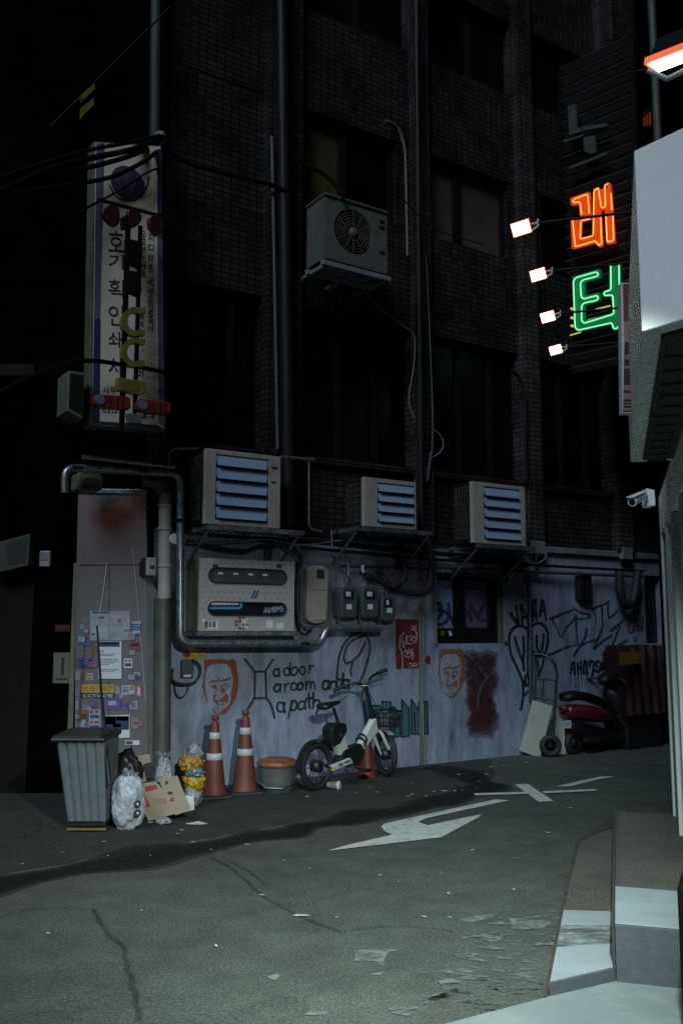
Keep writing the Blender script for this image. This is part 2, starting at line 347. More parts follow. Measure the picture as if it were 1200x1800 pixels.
def worn(name, col, thr, scale, rough=.7, soft=.06, stretch=(1, 1, 1), amax=1.0):    # a worn coat: real holes where the coat is gone
    m = mat(name, col, rough, var=.2, scale=18); nt = m.node_tree; N = nt.nodes; L = nt.links; b = N['Principled BSDF']
    tc = N.new('ShaderNodeTexCoord'); mp = N.new('ShaderNodeMapping'); mp.inputs['Scale'].default_value = stretch; L.new(tc.outputs['Object'], mp.inputs[0])
    n = N.new('ShaderNodeTexNoise'); n.inputs['Scale'].default_value = scale; n.inputs['Detail'].default_value = 9; n.inputs['Roughness'].default_value = .75; L.new(mp.outputs[0], n.inputs['Vector'])
    r = N.new('ShaderNodeMapRange'); r.inputs['From Min'].default_value = thr - soft; r.inputs['From Max'].default_value = thr + soft; r.inputs['To Max'].default_value = amax; L.new(n.outputs['Fac'], r.inputs['Value']); L.new(r.outputs[0], b.inputs['Alpha'])
    return m
M['asphalt'] = asphalt()
M['roadpaint'] = worn('worn_road_paint', (.56, .60, .57), .34, 14, soft=.14)
M['scuff'] = worn('chipped_concrete_skin', (.20, .225, .21), .57, 6, soft=.05, amax=.85, stretch=(1, 1.8, 1))
M['scuff2'] = worn('cement_splash', (.20, .23, .22), .47, 12, soft=.08, amax=.85)
M['stain'] = worn('damp_stain', (.006, .0065, .006), .33, 2.2, rough=.7, soft=.14, amax=.9)
M['rough'] = worn('broken_asphalt', (.03, .033, .026), .52, 5, soft=.12, amax=.35)
M['pave'] = mat('painted_pavement', (.19, .235, .235), .6, var=.08, scale=3, dirt=(.36, .39, .38), dirtamt=.5, dscale=4)
M['kerbgrey'] = mat('grey_kerb_face', (.055, .065, .072), .8, var=.15, scale=20, bump=.2)
M['kerbmoss'] = mat('grimy_kerb_edge', (.045, .038, .022), .9, var=.5, scale=25, bump=.4)
M['sprayor'] = worn('orange_spray_worn', (.24, .055, .02), .33, 30, soft=.12)
M['sprayye'] = worn('amber_spray_worn', (.27, .10, .028), .36, 30, soft=.12)
M['spraybl'] = worn('black_spray_worn', (.012, .015, .016), .19, 22, soft=.14)
M['teal'] = worn('teal_spray_worn', (.035, .14, .17), .30, 20, soft=.14)
g = MB(); g.add([(-40, -25, 0), (40, -25, 0), (40, 60, 0), (-40, 60, 0)], [[0, 1, 2, 3]])
struct(g.build('road', M['asphalt']))
def sheet(name, pts, m, z, jit=0.0, sub=6):
    mb = MB(); P = []
    n = len(pts)
    for i in range(n):
        a, b = G(*pts[i]), G(*pts[(i + 1) % n])
        for k in range(sub if jit else 1):
            q = a.lerp(b, k / sub if jit else 0)
            if jit: q = q + Vector((noise.noise(q * 6), noise.noise(q * 6 + Vector((9, 0, 0))), 0)) * jit
            P.append(Vector((q.x, q.y, z)))
    mb.add(P, [list(range(len(P)))]); return struct(mb.build(name, m, recalc=False))
def crack(pts, w_, z=.0105, m=None, name='road_crack', wob=.02):
    P = [G(*q) for q in catmull(pts, 7)]; mb = MB(); L_ = []; R_ = []
    for i, q in enumerate(P):
        q = q + Vector((noise.noise(q * (9 if wob < .05 else 2.5)), noise.noise(q * (9 if wob < .05 else 2.5) + Vector((5, 0, 0))), 0)) * wob
        d_ = (P[min(i + 1, len(P) - 1)] - P[max(i - 1, 0)]).normalized(); n_ = Vector((-d_.y, d_.x, 0)) * w_ * ((.6 + .8 * abs(noise.noise(q * 14))) if wob < .05 else 1 + .7 * noise.noise(q * 2.0))
        L_.append(Vector((q.x + n_.x, q.y + n_.y, z))); R_.append(Vector((q.x - n_.x, q.y - n_.y, z)))
    n = len(P); mb.add(L_ + R_, [[i, i + 1, n + i + 1, n + i] for i in range(n - 1)]); struct(mb.build(name, m or M['stain2'], recalc=False))
M['stain2'] = worn('crack_filler', (.02, .021, .018), .48, 16, soft=.14, amax=.6)
sheet('asphalt_strip', [(-400, 1405), (60, 1395), (300, 1385), (560, 1365), (740, 1346), (860, 1333), (870, 1360), (860, 1384), (700, 1414), (480, 1453), (340, 1478), (120, 1516), (-60, 1548), (-300, 1560)], asphalt('shaded_old_asphalt', (.031, .034, .029)), .003, .05, 8)
# damp line along the gutter, and the patched strip by the wall, its colour darkened to give shade
for k, (w_, am) in enumerate(((.33, .38), (.25, .5), (.17, .6), (.09, .6))):
    crack([(-90, 1574), (0, 1556), (120, 1533), (240, 1510), (340, 1491), (480, 1465), (600, 1444), (700, 1424), (800, 1402), (846, 1388), (836, 1372), (792, 1354), (750, 1348)], w_ * .62, .0045 + k * .0008, worn('damp_stain', (.006, .0065, .006), .33, 2.2 + k, rough=.7, soft=.14, amax=am), 'damp_stain', .12)
crack([(372, 1508), (420, 1538), (455, 1572), (500, 1598), (545, 1622), (600, 1640)], .014); crack([(400, 1512), (440, 1536), (470, 1560)], .010)
crack([(165, 1600), (185, 1640), (215, 1665), (225, 1705), (238, 1750), (245, 1800)], .016); crack([(0, 1615), (60, 1600), (165, 1600)], .008); crack([(600, 1640), (700, 1630), (800, 1640)], .008)
def mark(pts, z=.008): sheet('road_marking', pts, M['roadpaint'], z)
def c4(pts): return [(560 + x * .45, 1340 + y * .45) for x, y in pts]
mark(c4([(35, 350), (110, 328), (285, 287), (255, 272), (243, 255), (256, 243), (690, 148), (745, 152), (420, 222), (388, 237), (425, 250), (636, 206), (625, 218), (478, 297)]))
mark(c4([(765, 90), (815, 87), (917, 155), (858, 158)]))
mark(c4([(605, 126), (830, 120), (832, 128), (610, 134)]), .012)
mark(c4([(872, 118), (1080, 109), (1088, 116), (880, 126)]), .012)
mark(c4([(925, 97), (1000, 80), (1100, 58), (1160, 58), (1090, 70), (980, 97)]))
for pts in ([(612, 1690), (622, 1672), (655, 1664), (690, 1668), (686, 1690), (668, 1702), (650, 1692)], [(463, 1725), (475, 1717), (497, 1716), (500, 1726), (482, 1735)], [(535, 1783), (560, 1768), (590, 1766), (600, 1778), (580, 1795), (540, 1796)], [(818, 1622), (850, 1614), (858, 1622), (830, 1628)], [(890, 1622), (960, 1618), (958, 1632), (905, 1634)], [(848, 1646), (882, 1640), (880, 1648), (855, 1652)], [(1190 - 560, 1712), (655, 1708), (650, 1716)]):
    sheet('cement_splash', pts, M['scuff2'], .004, .12, 10)
sheet('worn_paint_patch', [(800, 1640), (880, 1622), (990, 1610), (964, 1752), (900, 1782), (760, 1800), (720, 1760), (780, 1690)], M['scuff'], .008, .35, 8)
# pale painted pavement in front of the step (bottom right)
def VL(P, vx, n):          # point n metres from P towards a vanishing point
    return Vector(P) + vp(vx) * n
PA = G(965, 1757); e1 = vp(3430)
mb = MB(); q0 = PA - e1 * 3.2; q1 = PA + e1 * 4
mb.add([(q0.x, q0.y, .012), (q0.x + 3, q0.y - 6, .012), (q1.x + 3, q1.y - 5, .012), (q1.x, q1.y, .012)], [[0, 1, 2, 3]])
mb.add([(q0.x, q0.y, 0), (q1.x, q1.y, 0), (q1.x, q1.y, .012), (q0.x, q0.y, .012)], [[0, 1, 2, 3]])
struct(mb.build('painted_pavement', M['pave']))
# ramp slab and raised step
def ribs():
    m = mat('ribbed_step_top', (.105, .105, .085), .85, var=.3, scale=2.2, dirt=(.16, .135, .075), dirtamt=.6, dscale=1.6, bump=.2); nt = m.node_tree; N = nt.nodes; L = nt.links
    tc = N.new('ShaderNodeTexCoord'); mp = N.new('ShaderNodeMapping'); mp.inputs['Rotation'].default_value = (0, 0, math.atan2(AL.x, AL.y)); L.new(tc.outputs['Object'], mp.inputs[0])
    wv = N.new('ShaderNodeTexWave'); wv.inputs['Scale'].default_value = 13; wv.inputs['Distortion'].default_value = 2.6; wv.inputs['Detail'].default_value = 2; wv.inputs['Detail Scale'].default_value = 3; L.new(mp.outputs[0], wv.inputs[0])
    bu = N.new('ShaderNodeBump'); bu.inputs['Strength'].default_value = .9; bu.inputs['Distance'].default_value = .012; L.new(wv.outputs['Fac'], bu.inputs['Height']); L.new(bu.outputs[0], N['Principled BSDF'].inputs['Normal']); return m
M['ribs'] = ribs()
A0, A1 = G(1083, 1732), G(1083, 1400)
STEPZ = .25
F0 = G(1083, 1731); 
d = ray(1083, 1624); tt = (F0 - CP).dot(Vector((0, 1, 0))) / d.y; STEPZ = (CP + d * tt).z
sx = vp(-4785) * -1                          # front edge of the step runs to the right
Lf = F0; Lb = G(1083, 1426, STEPZ); Lm = G(1082, 1560, STEPZ)
ln = (Lb - Lf).dot(AL); lm = (Lm - Lf).dot(AL)
def quad(mb, P, dx, n0, n1, w0, w1, z0, z1):
    a = P + AL * n0; b = P + AL * n1
    pts = [a + dx * w0, a + dx * w1, b + dx * w1, b + dx * w0]
    mb.hexa([Vector((p.x, p.y, z0)) for p in pts], [Vector((p.x, p.y, z1)) for p in pts])
mb = MB(); quad(mb, Lf, sx, 0, ln, 0, 2.6, 0, STEPZ); struct(mb.build('step', M['kerbgrey'], bevel=.006))
mb = MB(); quad(mb, Lf, sx, .003, lm, .003, 2.59, STEPZ + .001, STEPZ + .006); M['kerbwhite'] = mat('worn_white_kerb_paint', (.29, .35, .365), .6, var=.08, scale=3, dirt=(.17, .175, .155), dirtamt=.35, dscale=5, stretch=(1, 1.5, 1)); struct(mb.build('step_white_band', M['kerbwhite']))
mb = MB(); quad(mb, Lf, sx, lm + .002, ln - .02, .02, 2.59, STEPZ + .001, STEPZ + .005); struct(mb.build('step_tread', M['ribs']))
mb = MB(); quad(mb, Lf, sx, 0, ln, -.012, -.002, 0, STEPZ * .98); struct(mb.build('step_edge', M['kerbmoss']))
# lower ramp slab: skewed quad
sl0, sl1 = G(965, 1757), G(1081, 1730); RZ = .065
b0, b1 = G(1019, 1480, RZ), G(1081, 1455, RZ); m0, m1 = G(990, 1601, RZ), G(1081, 1604, RZ)
t0, t1 = Vector((sl0.x, sl0.y, 0)), Vector((sl1.x, sl1.y, 0))
mb = MB(); pts = [t0, t1, Vector((b1.x, b1.y, 0)), Vector((b0.x, b0.y, 0))]
mb.hexa(pts, [Vector((p.x, p.y, RZ)) for p in pts]); struct(mb.build('ramp_slab', M['kerbgrey'], bevel=.004))
def lid(name, pts, m):
    mb = MB(); mb.hexa([Vector((p.x, p.y, RZ + .001)) for p in pts], [Vector((p.x, p.y, RZ + .005)) for p in pts]); struct(mb.build(name, m))
e = .004
lid('ramp_white_band', [t0 + Vector((.006, .006, 0)), t1 + Vector((-.004, .006, 0)), m1, m0], M['kerbwhite']); lid('ramp_tread', [m0 + Vector((0, .004, 0)), m1 + Vector((0, .004, 0)), b1, b0], M['ribs'])
mb = MB(); mu = [t0.lerp(m0, .42), t1.lerp(m1, .38), t1.lerp(m1, .72), t0.lerp(m0, .74)]; mb.add([(p.x, p.y, RZ + .0062) for p in mu], [[0, 1, 2, 3]]); struct(mb.build('mud_smear', worn('mud_smear', (.075, .075, .058), .5, 7, soft=.12, stretch=(1, 2.5, 1), amax=.8), recalc=False))
mb = MB(); 
gp = []
for (x, y) in [(1012, 1480), (1040, 1462), (1083, 1432), (1083, 1452), (1030, 1480), (968, 1756), (955, 1756), (975, 1650)]: gp.append(G(x, y))
mb.add([(p.x, p.y, .0085) for p in gp], [list(range(len(gp)))]); struct(mb.build('grimy_gutter', M['kerbmoss'], recalc=False))

# ================================================================== the long building
bld = thing('building', 'long dark brown tiled building with a grey painted base covered in graffiti', 'building', FAC.P0, TH)
def SX(px, py=1100, off=0): return FAC.xz(px, py, off)[0]
def SZ(px, py, off=0): return FAC.xz(px, py, off)[1]
zb = SZ(960, 968); s1_, h1 = SZ(757, 828), SZ(757, 586); s2, h2 = SZ(740, 408), SZ(740, 262); ZT = 15.0
s3, h3 = h2 + (s2 - h1), h2 + (s2 - h1) + (h2 - s2)
xl, xr = SX(268), SX(1290)
wx0, wx1, _, _ = (SX(765, 1070), SX(884, 1070), 0, 0); wz0, wz1 = SZ(825, 1131), SZ(825, 1013)
dx0, dx1 = SX(1133, 1070), SX(1165, 1070); dz0, dz1 = SZ(1148, 1131), SZ(1148, 1012)
mb = MB()      # base wall with two openings, built from butted pieces
for a, b, z0, z1 in ((xl, wx0, 0, zb), (wx0, wx1, 0, wz0), (wx0, wx1, wz1, zb), (wx1, dx0, 0, zb), (dx0, dx1, 0, dz0), (dx0, dx1, dz1, zb), (dx1, xr, 0, zb)):
    mb.box(FAC, a, b, 0, .3, z0, z1)
mb.build('painted_wall', M['paint'], bld)
mb = MB()
for z0, z1 in ((zb, s1_), (h1, s2), (h2, s3), (h3, ZT)): mb.box(FAC, xl, xr, .02, .3, z0 + .001, z1)
mb.build('tiled_wall', M['tile'], bld)
mb = MB(); mb.box(FAC, xl, xr, .36, 7, 0, ZT - .02); mb.build('building_core', M['concrete'], bld)
mb = MB(); mb.box(FAC, SX(905, 970), xr, -.05, .018, zb - .03, zb + .05); mb.build('ledge', M['ledge'], bld, bevel=.008)
mb = MB(); mb.box(FAC, xl, SX(905, 970), -.035, .018, zb - .02, zb + .03); mb.build('ledge', M['concrete'], bld, bevel=.008)
cols = [(470, 530, 600), (735, 760, 700), (925, 950, 700), (1082, 1108, 800)]
for a, b, y in cols:
    mb = MB(); mb.box(FAC, SX(a, y, .1), SX(b, y, .1), -.10, .33, zb + .052, ZT - .05); mb.build('pilaster', M['tilepale'] if a > 700 else M['tile'], bld)
for a, b in ((933, 957), (1092, 1110)):
    mb = MB(); mb.box(FAC, SX(a, 970, .1), SX(b, 970, .1), -.115, -.051, zb - .06, zb + .1); mb.build('pilaster_foot', M['ledge'], bld, bevel=.01)
def window(x0, x1, z0, z1, pm, y=.16, bars=1, fm='frame', fw=.05, label=None):
    f = MB(); f.box(FAC, x0, x0 + fw, y - .05, y, z0, z1); f.box(FAC, x1 - fw, x1, y - .05, y, z0, z1); f.box(FAC, x0 + fw, x1 - fw, y - .05, y, z1 - fw, z1); f.box(FAC, x0 + fw, x1 - fw, y - .05, y, z0, z0 + fw)
    for i in range(bars):
        xc = x0 + (x1 - x0) * (i + 1) / (bars + 1); f.box(FAC, xc - fw * .6, xc + fw * .6, y - .045, y - .002, z0 + fw, z1 - fw)
    fo = f.build('window', M[fm], bld, label=label)
    p = MB(); p.box(FAC, x0, x1, y + .002, y + .012, z0, z1); p.build('pane', pm if not isinstance(pm, str) else M[pm], fo)
    b = MB(); b.box(FAC, x0, x1, y + .05, y + .19, z0, z1); b.build('recess', M['black'], fo)
    return fo
gl = M['glass']
w1 = [(xl + .1, SX(470, 640)), (SX(533, 690), SX(735, 690)), (SX(761, 710), SX(925, 710)), (SX(951, 740), SX(1083, 740))]
for a, b in w1: window(a, b, s1_, h1, 'glass', bars=2)
window(SX(533, 270), SX(612, 270), s2, h2, 'blind', bars=0, label='window with a dull yellow blind'); window(SX(613, 290), SX(700, 300), s2, h2, 'glass', bars=0)
window(SX(750, 340), SX(813, 340), s2, h2, 'blindgrey', bars=0); window(SX(814, 340), SX(895, 360), s2, h2, 'blindgrey', bars=0); window(SX(953, 400), SX(1080, 430), s2, h2, 'glass', bars=1)
def pier(a, b, z0, z1):
    mb = MB(); mb.box(FAC, a, b, .03, .29, z0 + .001, z1 - .001); mb.build('window_pier', M['tile'], bld)
for a, b in ((xl, SX(533, 270)), (SX(700, 300), SX(750, 340)), (SX(895, 360), SX(953, 400)), (SX(1080, 430), xr)): pier(a, b, s2, h2)
for a, b in ((xl, xl + .1), (SX(470, 640), SX(533, 690)), (SX(735, 690), SX(761, 710)), (SX(925, 710), SX(951, 740)), (SX(1083, 740), xr)): pier(a, b, s1_, h1)
for a, b in w1 : window(a, b, s3 + .002, h3 - .002, 'glass', bars=1)
for a, b in ((SX(470, 640), SX(533, 690)), (SX(735, 690), SX(761, 710)), (SX(925, 710), SX(951, 740)), (SX(1083, 740), xr)): pier(a, b, s3, h3)
# sill course under the first floor windows
mb = MB(); mb.box(FAC, xl, xr, -.04, .019, s1_ - .07, s1_ - .004); mb.build('sill_course', M['tile'], bld, bevel=.01)
# ground floor window
m31 = mat('frosted_blue_glass', (.26, .36, .60), .5, var=.25, scale=3, dirt=(.04, .05, .09), dirtamt=.6, dscale=3)
m32 = mat('frosted_purple_glass', (.17, .12, .25), .5, var=.35, scale=3, dirt=(.03, .02, .05), dirtamt=.7, dscale=3)
mpk = mat('lilac_spray', (.20, .09, .21), .6, var=.3)
f = MB(); y = .085
f.fbox(FAC, 801, 1012, 816, 1131, -y, -y + .06); f.fbox(FAC, 861, 1014, 872, 1131, -y, -y + .06); f.fbox(FAC, 765, 1104, 872, 1131, -y - .02, -y + .045)
f.box(FAC, wx0, wx1, .07, .12, wz1 - .05, wz1)
fo = f.build('window', M['frame'], bld, label='sliding window with sprayed lilac and blue panes')
for (a, b, m) in ((765, 803, m31), (814, 863, m32)):
    p = MB(); p.fbox(FAC, a, 1012, b, 1108, -y - .04, -y - .02); p.build('pane', m, fo)
p = MB(); p.box(FAC, wx0, wx1, .21, .23, wz0, wz1); p.build('recess', M['black'], fo)
p = MB(); p.box(FAC, wx1 - .055, wx1 - .002, .0, .2, wz0 + .002, wz1 - .002); p.build('reveal', M['olive'], fo)
p = MB(); p.box(FAC, wx0 - .03, wx1 + .02, -.05, .0 - .001, wz1 - .005, wz1 + .028); p.build('lintel', M['pipegrey'], fo, bevel=.006)
p = MB(); p.box(FAC, wx0 - .04, wx0 - .002, -.03, -.001, wz0, wz1 - .006); p.build('frame_side', M['ledge'], fo)
def c7(pts): return [(680 + x / 5.454, 1000 + y / 5.454) for x, y in pts]
p = MB(); o = -y - .015
for q, ww in (([(475, 340), (500, 330), (520, 370), (490, 400)], 5), ([(520, 400), (560, 410), (590, 450), (560, 510), (490, 535), (470, 500), (520, 430), (500, 380)], 5.5), ([(590, 330), (600, 420), (640, 540), (650, 430), (640, 340)], 5)): p.stroke(FAC, c7(q), ww, o)
p.build('graffiti', M['purple'], fo)
p = MB(); p.poly(FAC, c7([(765, 330), (800, 300), (850, 420), (900, 380), (960, 340), (985, 400), (985, 560), (765, 560), (755, 460)]), o, .002); p.build('graffiti', mpk, fo)
p = MB()
for q, ww in (([(790, 330), (805, 500), (775, 400)], 4), ([(800, 330), (880, 480), (950, 490), (975, 470)], 5), ([(940, 345), (900, 380), (890, 450)], 4)): p.stroke(FAC, c7(q), ww, o + .004)
p.build('graffiti', M['purple'], fo)
p = MB(); p.fbox(FAC, 774, 1109, 781, 1117, -y + .046, -y + .048); p.build('sticker', M['yellowsign'], fo)
p = MB(); p.poly(FAC, [(788, 1110), (791, 1108), (795, 1117), (790, 1118)], -y + .048, .002); p.build('sticker', M['paper'], fo)
# dark opening at the far right of the base
p = MB(); p.box(FAC, dx0, dx1, .12, .2, dz0, dz1); p.build('shutter_opening', M['black'], bld)
# ------------------------------------------------------------------ graffiti on the base wall
def graf(name, m, items, label=None, off=.004):
    mb = MB()
    for it in items: mb.stroke(FAC, it[0], it[1], off, *(it[2:] if len(it) > 2 else ()))
    return mb.build(name, M[m] if isinstance(m, str) else m, bld, label=label, recalc=False)
def cr(s, ox, oy, pts): return [(ox + x / s, oy + y / s) for x, y in pts]
c34 = lambda p: cr(3.75, 300, 1130, p)
def face(mp, m, label):
    mb = MB()
    for q in ([(250, 180), (290, 120), (330, 138), (380, 108), (420, 135), (470, 103), (540, 132), (600, 103), (660, 128), (700, 100), (760, 128), (850, 142), (900, 108), (980, 130), (1010, 240), (1030, 380), (1050, 480), (1055, 600), (1050, 760), (1020, 920), (980, 1040), (920, 1160), (850, 1260), (780, 1350), (700, 1415), (630, 1400), (620, 1360), (690, 1310), (780, 1250), (850, 1150), (880, 1060), (870, 930), (905, 840), (920, 720), (945, 590), (920, 500), (890, 420), (885, 350), (830, 270), (780, 225), (680, 222), (560, 228), (430, 242), (360, 280), (310, 340), (290, 430), (260, 440), (250, 330)],
              [(288, 440), (275, 560), (262, 700), (280, 830), (300, 950), (340, 1100), (350, 1180), (310, 1090), (270, 960), (240, 830), (205, 770), (215, 690), (240, 620), (235, 500), (262, 445)],
              [(380, 640), (450, 602), (560, 612), (588, 540), (606, 560), (606, 650), (560, 640), (460, 640), (390, 665)], [(635, 610), (720, 590), (880, 540), (890, 570), (800, 610), (700, 650), (650, 660)],
              [(390, 770), (440, 722), (490, 730), (520, 690), (545, 760), (520, 820), (480, 810), (460, 785), (430, 758)], [(640, 680), (662, 720), (690, 795), (760, 822), (825, 788), (745, 850), (722, 880), (700, 905), (660, 912), (640, 850)],
              [(480, 960), (540, 908), (548, 940), (505, 1010), (512, 1060), (600, 1082), (650, 1040), (740, 970), (760, 918), (800, 950), (825, 1010), (820, 1080), (790, 1140), (720, 1092), (650, 1112), (600, 1092), (566, 1130), (640, 1200), (560, 1180), (490, 1120), (465, 1050)]):
        mb.poly(FAC, mp(q), .0050, .003)
    for q, ww in (([(440, 1270), (500, 1340), (570, 1390), (650, 1405)], 1.8), ([(700, 740), (730, 695), (790, 690), (830, 720), (815, 770)], 1.5), ([(735, 730), (760, 745), (785, 735)], 1.4), ([(565, 780), (545, 850), (480, 885)], 1.2), ([(640, 1190), (690, 1150), (720, 1130)], 1.3), ([(545, 1240), (580, 1275)], 1.2), ([(640, 1270), (670, 1275)], 1), ([(480, 500), (540, 495), (580, 530)], 1), ([(390, 700), (440, 670), (500, 672)], 1)):
        mb.stroke(FAC, mp(q), ww, .0052)
    mb.build('graffiti', m, bld, label=label, recalc=False)
face(lambda p: [(340 + x / 13.33, 1150 + y / 13.33) for x, y in p], M['sprayor'], 'orange stencil of a man\'s face beside the no parking notice')
face(lambda p: [(769 + (x - 205) * 48 / 850, 1140 + (y - 100) * 86 / 1315) for x, y in p], M['sprayye'], 'amber stencil of a man\'s face under the window')
# emblem
graf('graffiti', 'spraybl', [(c34(q), 3.6, False) for q in ([(490, 107), (552, 188)], [(676, 110), (622, 188)], [(548, 190), (628, 188)], [(556, 188), (553, 366)], [(626, 188), (630, 362)], [(545, 366), (634, 362)], [(550, 368), (482, 480)])] + [(c34([(632, 364), (664, 415), (684, 494)]), 3.4)], 'dark bracket shaped emblem sprayed beside the lettering')
# hand lettering
def arc(cx, cy, rx, ry, a0, a1, n=10): return [(cx + rx * math.cos(R(a0 + (a1 - a0) * i / n)), cy - ry * math.sin(R(a0 + (a1 - a0) * i / n))) for i in range(n + 1)]
GL = {'a': [arc(0, 0, .42, .5, 50, 400), [(.42, -.5), (.40, .1), (.52, .5)]], 'd': [arc(-.03, 0, .4, .5, 50, 400), [(.42, -1.25), (.40, 0), (.5, .5)]], 'o': [arc(0, 0, .45, .5, 80, 440)],
      'r': [[(-.3, -.5), (-.26, .5)], [(-.26, -.1), (-.05, -.42), (.35, -.5)]], 'm': [[(-.75, -.5), (-.72, .5)], [(-.72, -.1), (-.4, -.5), (-.12, -.3), (-.08, .45)], [(-.08, -.1), (.25, -.5), (.5, -.3), (.6, .5)]],
      'n': [[(-.4, -.5), (-.37, .5)], [(-.37, -.1), (0, -.5), (.32, -.3), (.4, .5)]], 'p': [[(-.3, -.5), (-.42, 1.4)], arc(.05, 0, .38, .5, 150, -170)], 't': [[(0, -1.1), (0, .3), (.2, .5)], [(-.35, -.5), (.35, -.6)]], 'h': [[(-.35, -1.3), (-.42, .5)], [(-.4, -.05), (-.05, -.45), (.3, -.3), (.32, .2), (-.05, 1.1)]]}
it = []; hr = random.Random(4)
def hand(line, h, wd=4.0):
    for ch, x, y in line:
        a_, sx1, sy1, sl_ = hr.uniform(-.12, .12), hr.uniform(.85, 1.12), hr.uniform(.86, 1.16), hr.uniform(-.05, .22); x += hr.uniform(-4, 4); y += hr.uniform(-5, 5)
        for st in GL[ch]: it.append((c34([(x + (p[0] * sx1 - p[1] * sl_) * h * .95 + hr.uniform(-2, 2), y + (p[1] * sy1 + p[0] * a_) * h * 1.08 + hr.uniform(-2, 2)) for p in st]), wd * hr.uniform(.8, 1.15), True, hr.uniform(0, .35)))
hand([('a', 700, 198), ('d', 765, 192), ('o', 820, 188), ('o', 872, 182), ('r', 922, 176)], 46)
hand([('a', 698, 302), ('r', 760, 296), ('o', 808, 288), ('o', 854, 284), ('m', 925, 278), ('a', 1022, 280), ('n', 1070, 276), ('d', 1108, 266), ('a', 1156, 270)], 48)
hand([('a', 720, 420), ('p', 812, 412), ('a', 866, 408), ('t', 910, 400), ('h', 962, 402)], 54, 4.2)
graf('graffiti', 'spraybl', it, 'dark handwritten lines a door, a room and a, a path')
# loop scribble
graf('graffiti', 'spraybl', [([(592, 1210), (593, 1175), (600, 1140), (620, 1116), (640, 1114), (650, 1135), (645, 1165), (632, 1200)], 3.2), ([(640, 1118), (616, 1128), (604, 1152), (610, 1166), (630, 1152), (642, 1128)], 3.0), ([(620, 1163), (616, 1178), (618, 1188)], 3)], 'large dark looping scribble under the gas meters')
# black rabbit and its letters
c8 = lambda p: cr(4, 870, 990, p)
graf('graffiti', 'spraybl', [(c8(q), ww) for q, ww in (([(108, 352), (150, 428)], 4.6), ([(145, 300), (165, 420)], 4.6), ([(110, 352), (165, 420)], 3.5), ([(178, 290), (190, 420)], 4.4), ([(180, 290), (232, 408)], 4), ([(190, 380), (215, 375)], 3), ([(270, 260), (262, 400)], 4.6), ([(262, 300), (288, 395)], 4), ([(285, 255), (290, 400)], 3), ([(330, 260), (310, 375)], 4.2), ([(335, 258), (355, 400)], 4.2), ([(318, 335), (350, 330)], 3),
      ([(240, 505), (215, 455), (165, 440), (115, 470), (95, 540), (110, 640), (150, 730), (190, 830), (195, 930), (180, 1030)], 4.6), ([(135, 520), (165, 620), (195, 700), (200, 760), (195, 690), (200, 600), (195, 515)], 4.4), ([(262, 440), (300, 420), (345, 440), (368, 500), (365, 580), (340, 640), (290, 655), (268, 620)], 4.4), ([(290, 510), (295, 600), (315, 630), (335, 560), (338, 500)], 4.4), ([(280, 660), (300, 710), (290, 790)], 3.6), ([(340, 650), (330, 720), (300, 790)], 3.6), ([(205, 850), (215, 790), (235, 800), (230, 850), (212, 858), (206, 830)], 4.4), ([(255, 870), (205, 930)], 3.2), ([(72, 556), (76, 568)], 5))], 'black sprayed rabbit with tall ears under four letters')
# angular scribble
sc = [([(385, 390), (460, 360), (555, 320)], 5, .5), ([(400, 400), (430, 450), (460, 520), (500, 450), (560, 390)], 2.6), ([(562, 365), (568, 450), (575, 560)], 4, .5), ([(555, 385), (630, 390), (665, 365), (600, 345), (555, 320)], 3.4), ([(640, 465), (625, 530), (550, 650)], 4), ([(675, 320), (700, 360), (705, 410)], 4, .5), ([(690, 320), (745, 300), (750, 400), (755, 440), (720, 530), (690, 600), (750, 550), (815, 510)], 3.4), ([(740, 300), (790, 270)], 2.4), ([(790, 265), (798, 380), (860, 330)], 3.4), ([(815, 470), (850, 440), (905, 395)], 4.6, .5), ([(875, 430), (840, 530), (800, 640), (850, 590), (920, 540)], 3.4), ([(360, 650), (430, 620), (500, 590), (580, 570)], 4.4, .5), ([(590, 580), (650, 555), (720, 530)], 2.4)]
mb = MB()
for q in sc: mb.stroke(FAC, c8(q[0]), q[1], .004, True, q[2] if len(q) > 2 else 0)
mb.build('graffiti', worn('faint_black_spray', (.03, .033, .038), .36, 9, soft=.14), bld, recalc=False, label='angular faded black scribble on the base wall')
graf('graffiti', 'spraybl', [(c8(q), ww) for q, ww in (([(530, 770), (540, 700), (555, 710), (555, 780)], 4), ([(533, 745), (553, 740)], 3), ([(578, 700), (580, 775)], 4), ([(600, 690), (603, 775)], 3.6), ([(580, 735), (605, 730)], 3), ([(620, 770), (625, 690), (640, 700), (642, 775)], 4), ([(665, 720), (660, 690), (685, 690), (690, 720), (680, 790)], 4), ([(715, 725), (705, 700), (725, 690), (740, 715), (725, 760), (700, 750)], 4), ([(530, 790), (528, 850)], 1.2), ([(558, 790), (560, 870)], 1.3), ([(582, 790), (585, 890)], 1.3), ([(605, 790), (605, 840)], 1.2), ([(642, 780), (650, 850)], 1.2))], 'black dripping letters above the scooter')
graf('graffiti', 'redspray', [(c8(q), 1.9) for q in ([(960, 400), (935, 430), (940, 480), (965, 485), (965, 450)], [(975, 480), (985, 390), (1000, 475)], [(978, 440), (998, 440)], [(1008, 475), (1012, 385), (1025, 475)], [(1010, 435), (1025, 435)], [(1032, 470), (1030, 380), (1045, 400), (1034, 425), (1046, 468)], [(975, 520), (990, 540), (975, 545)])], 'small red sprayed letters at the far end of the base')
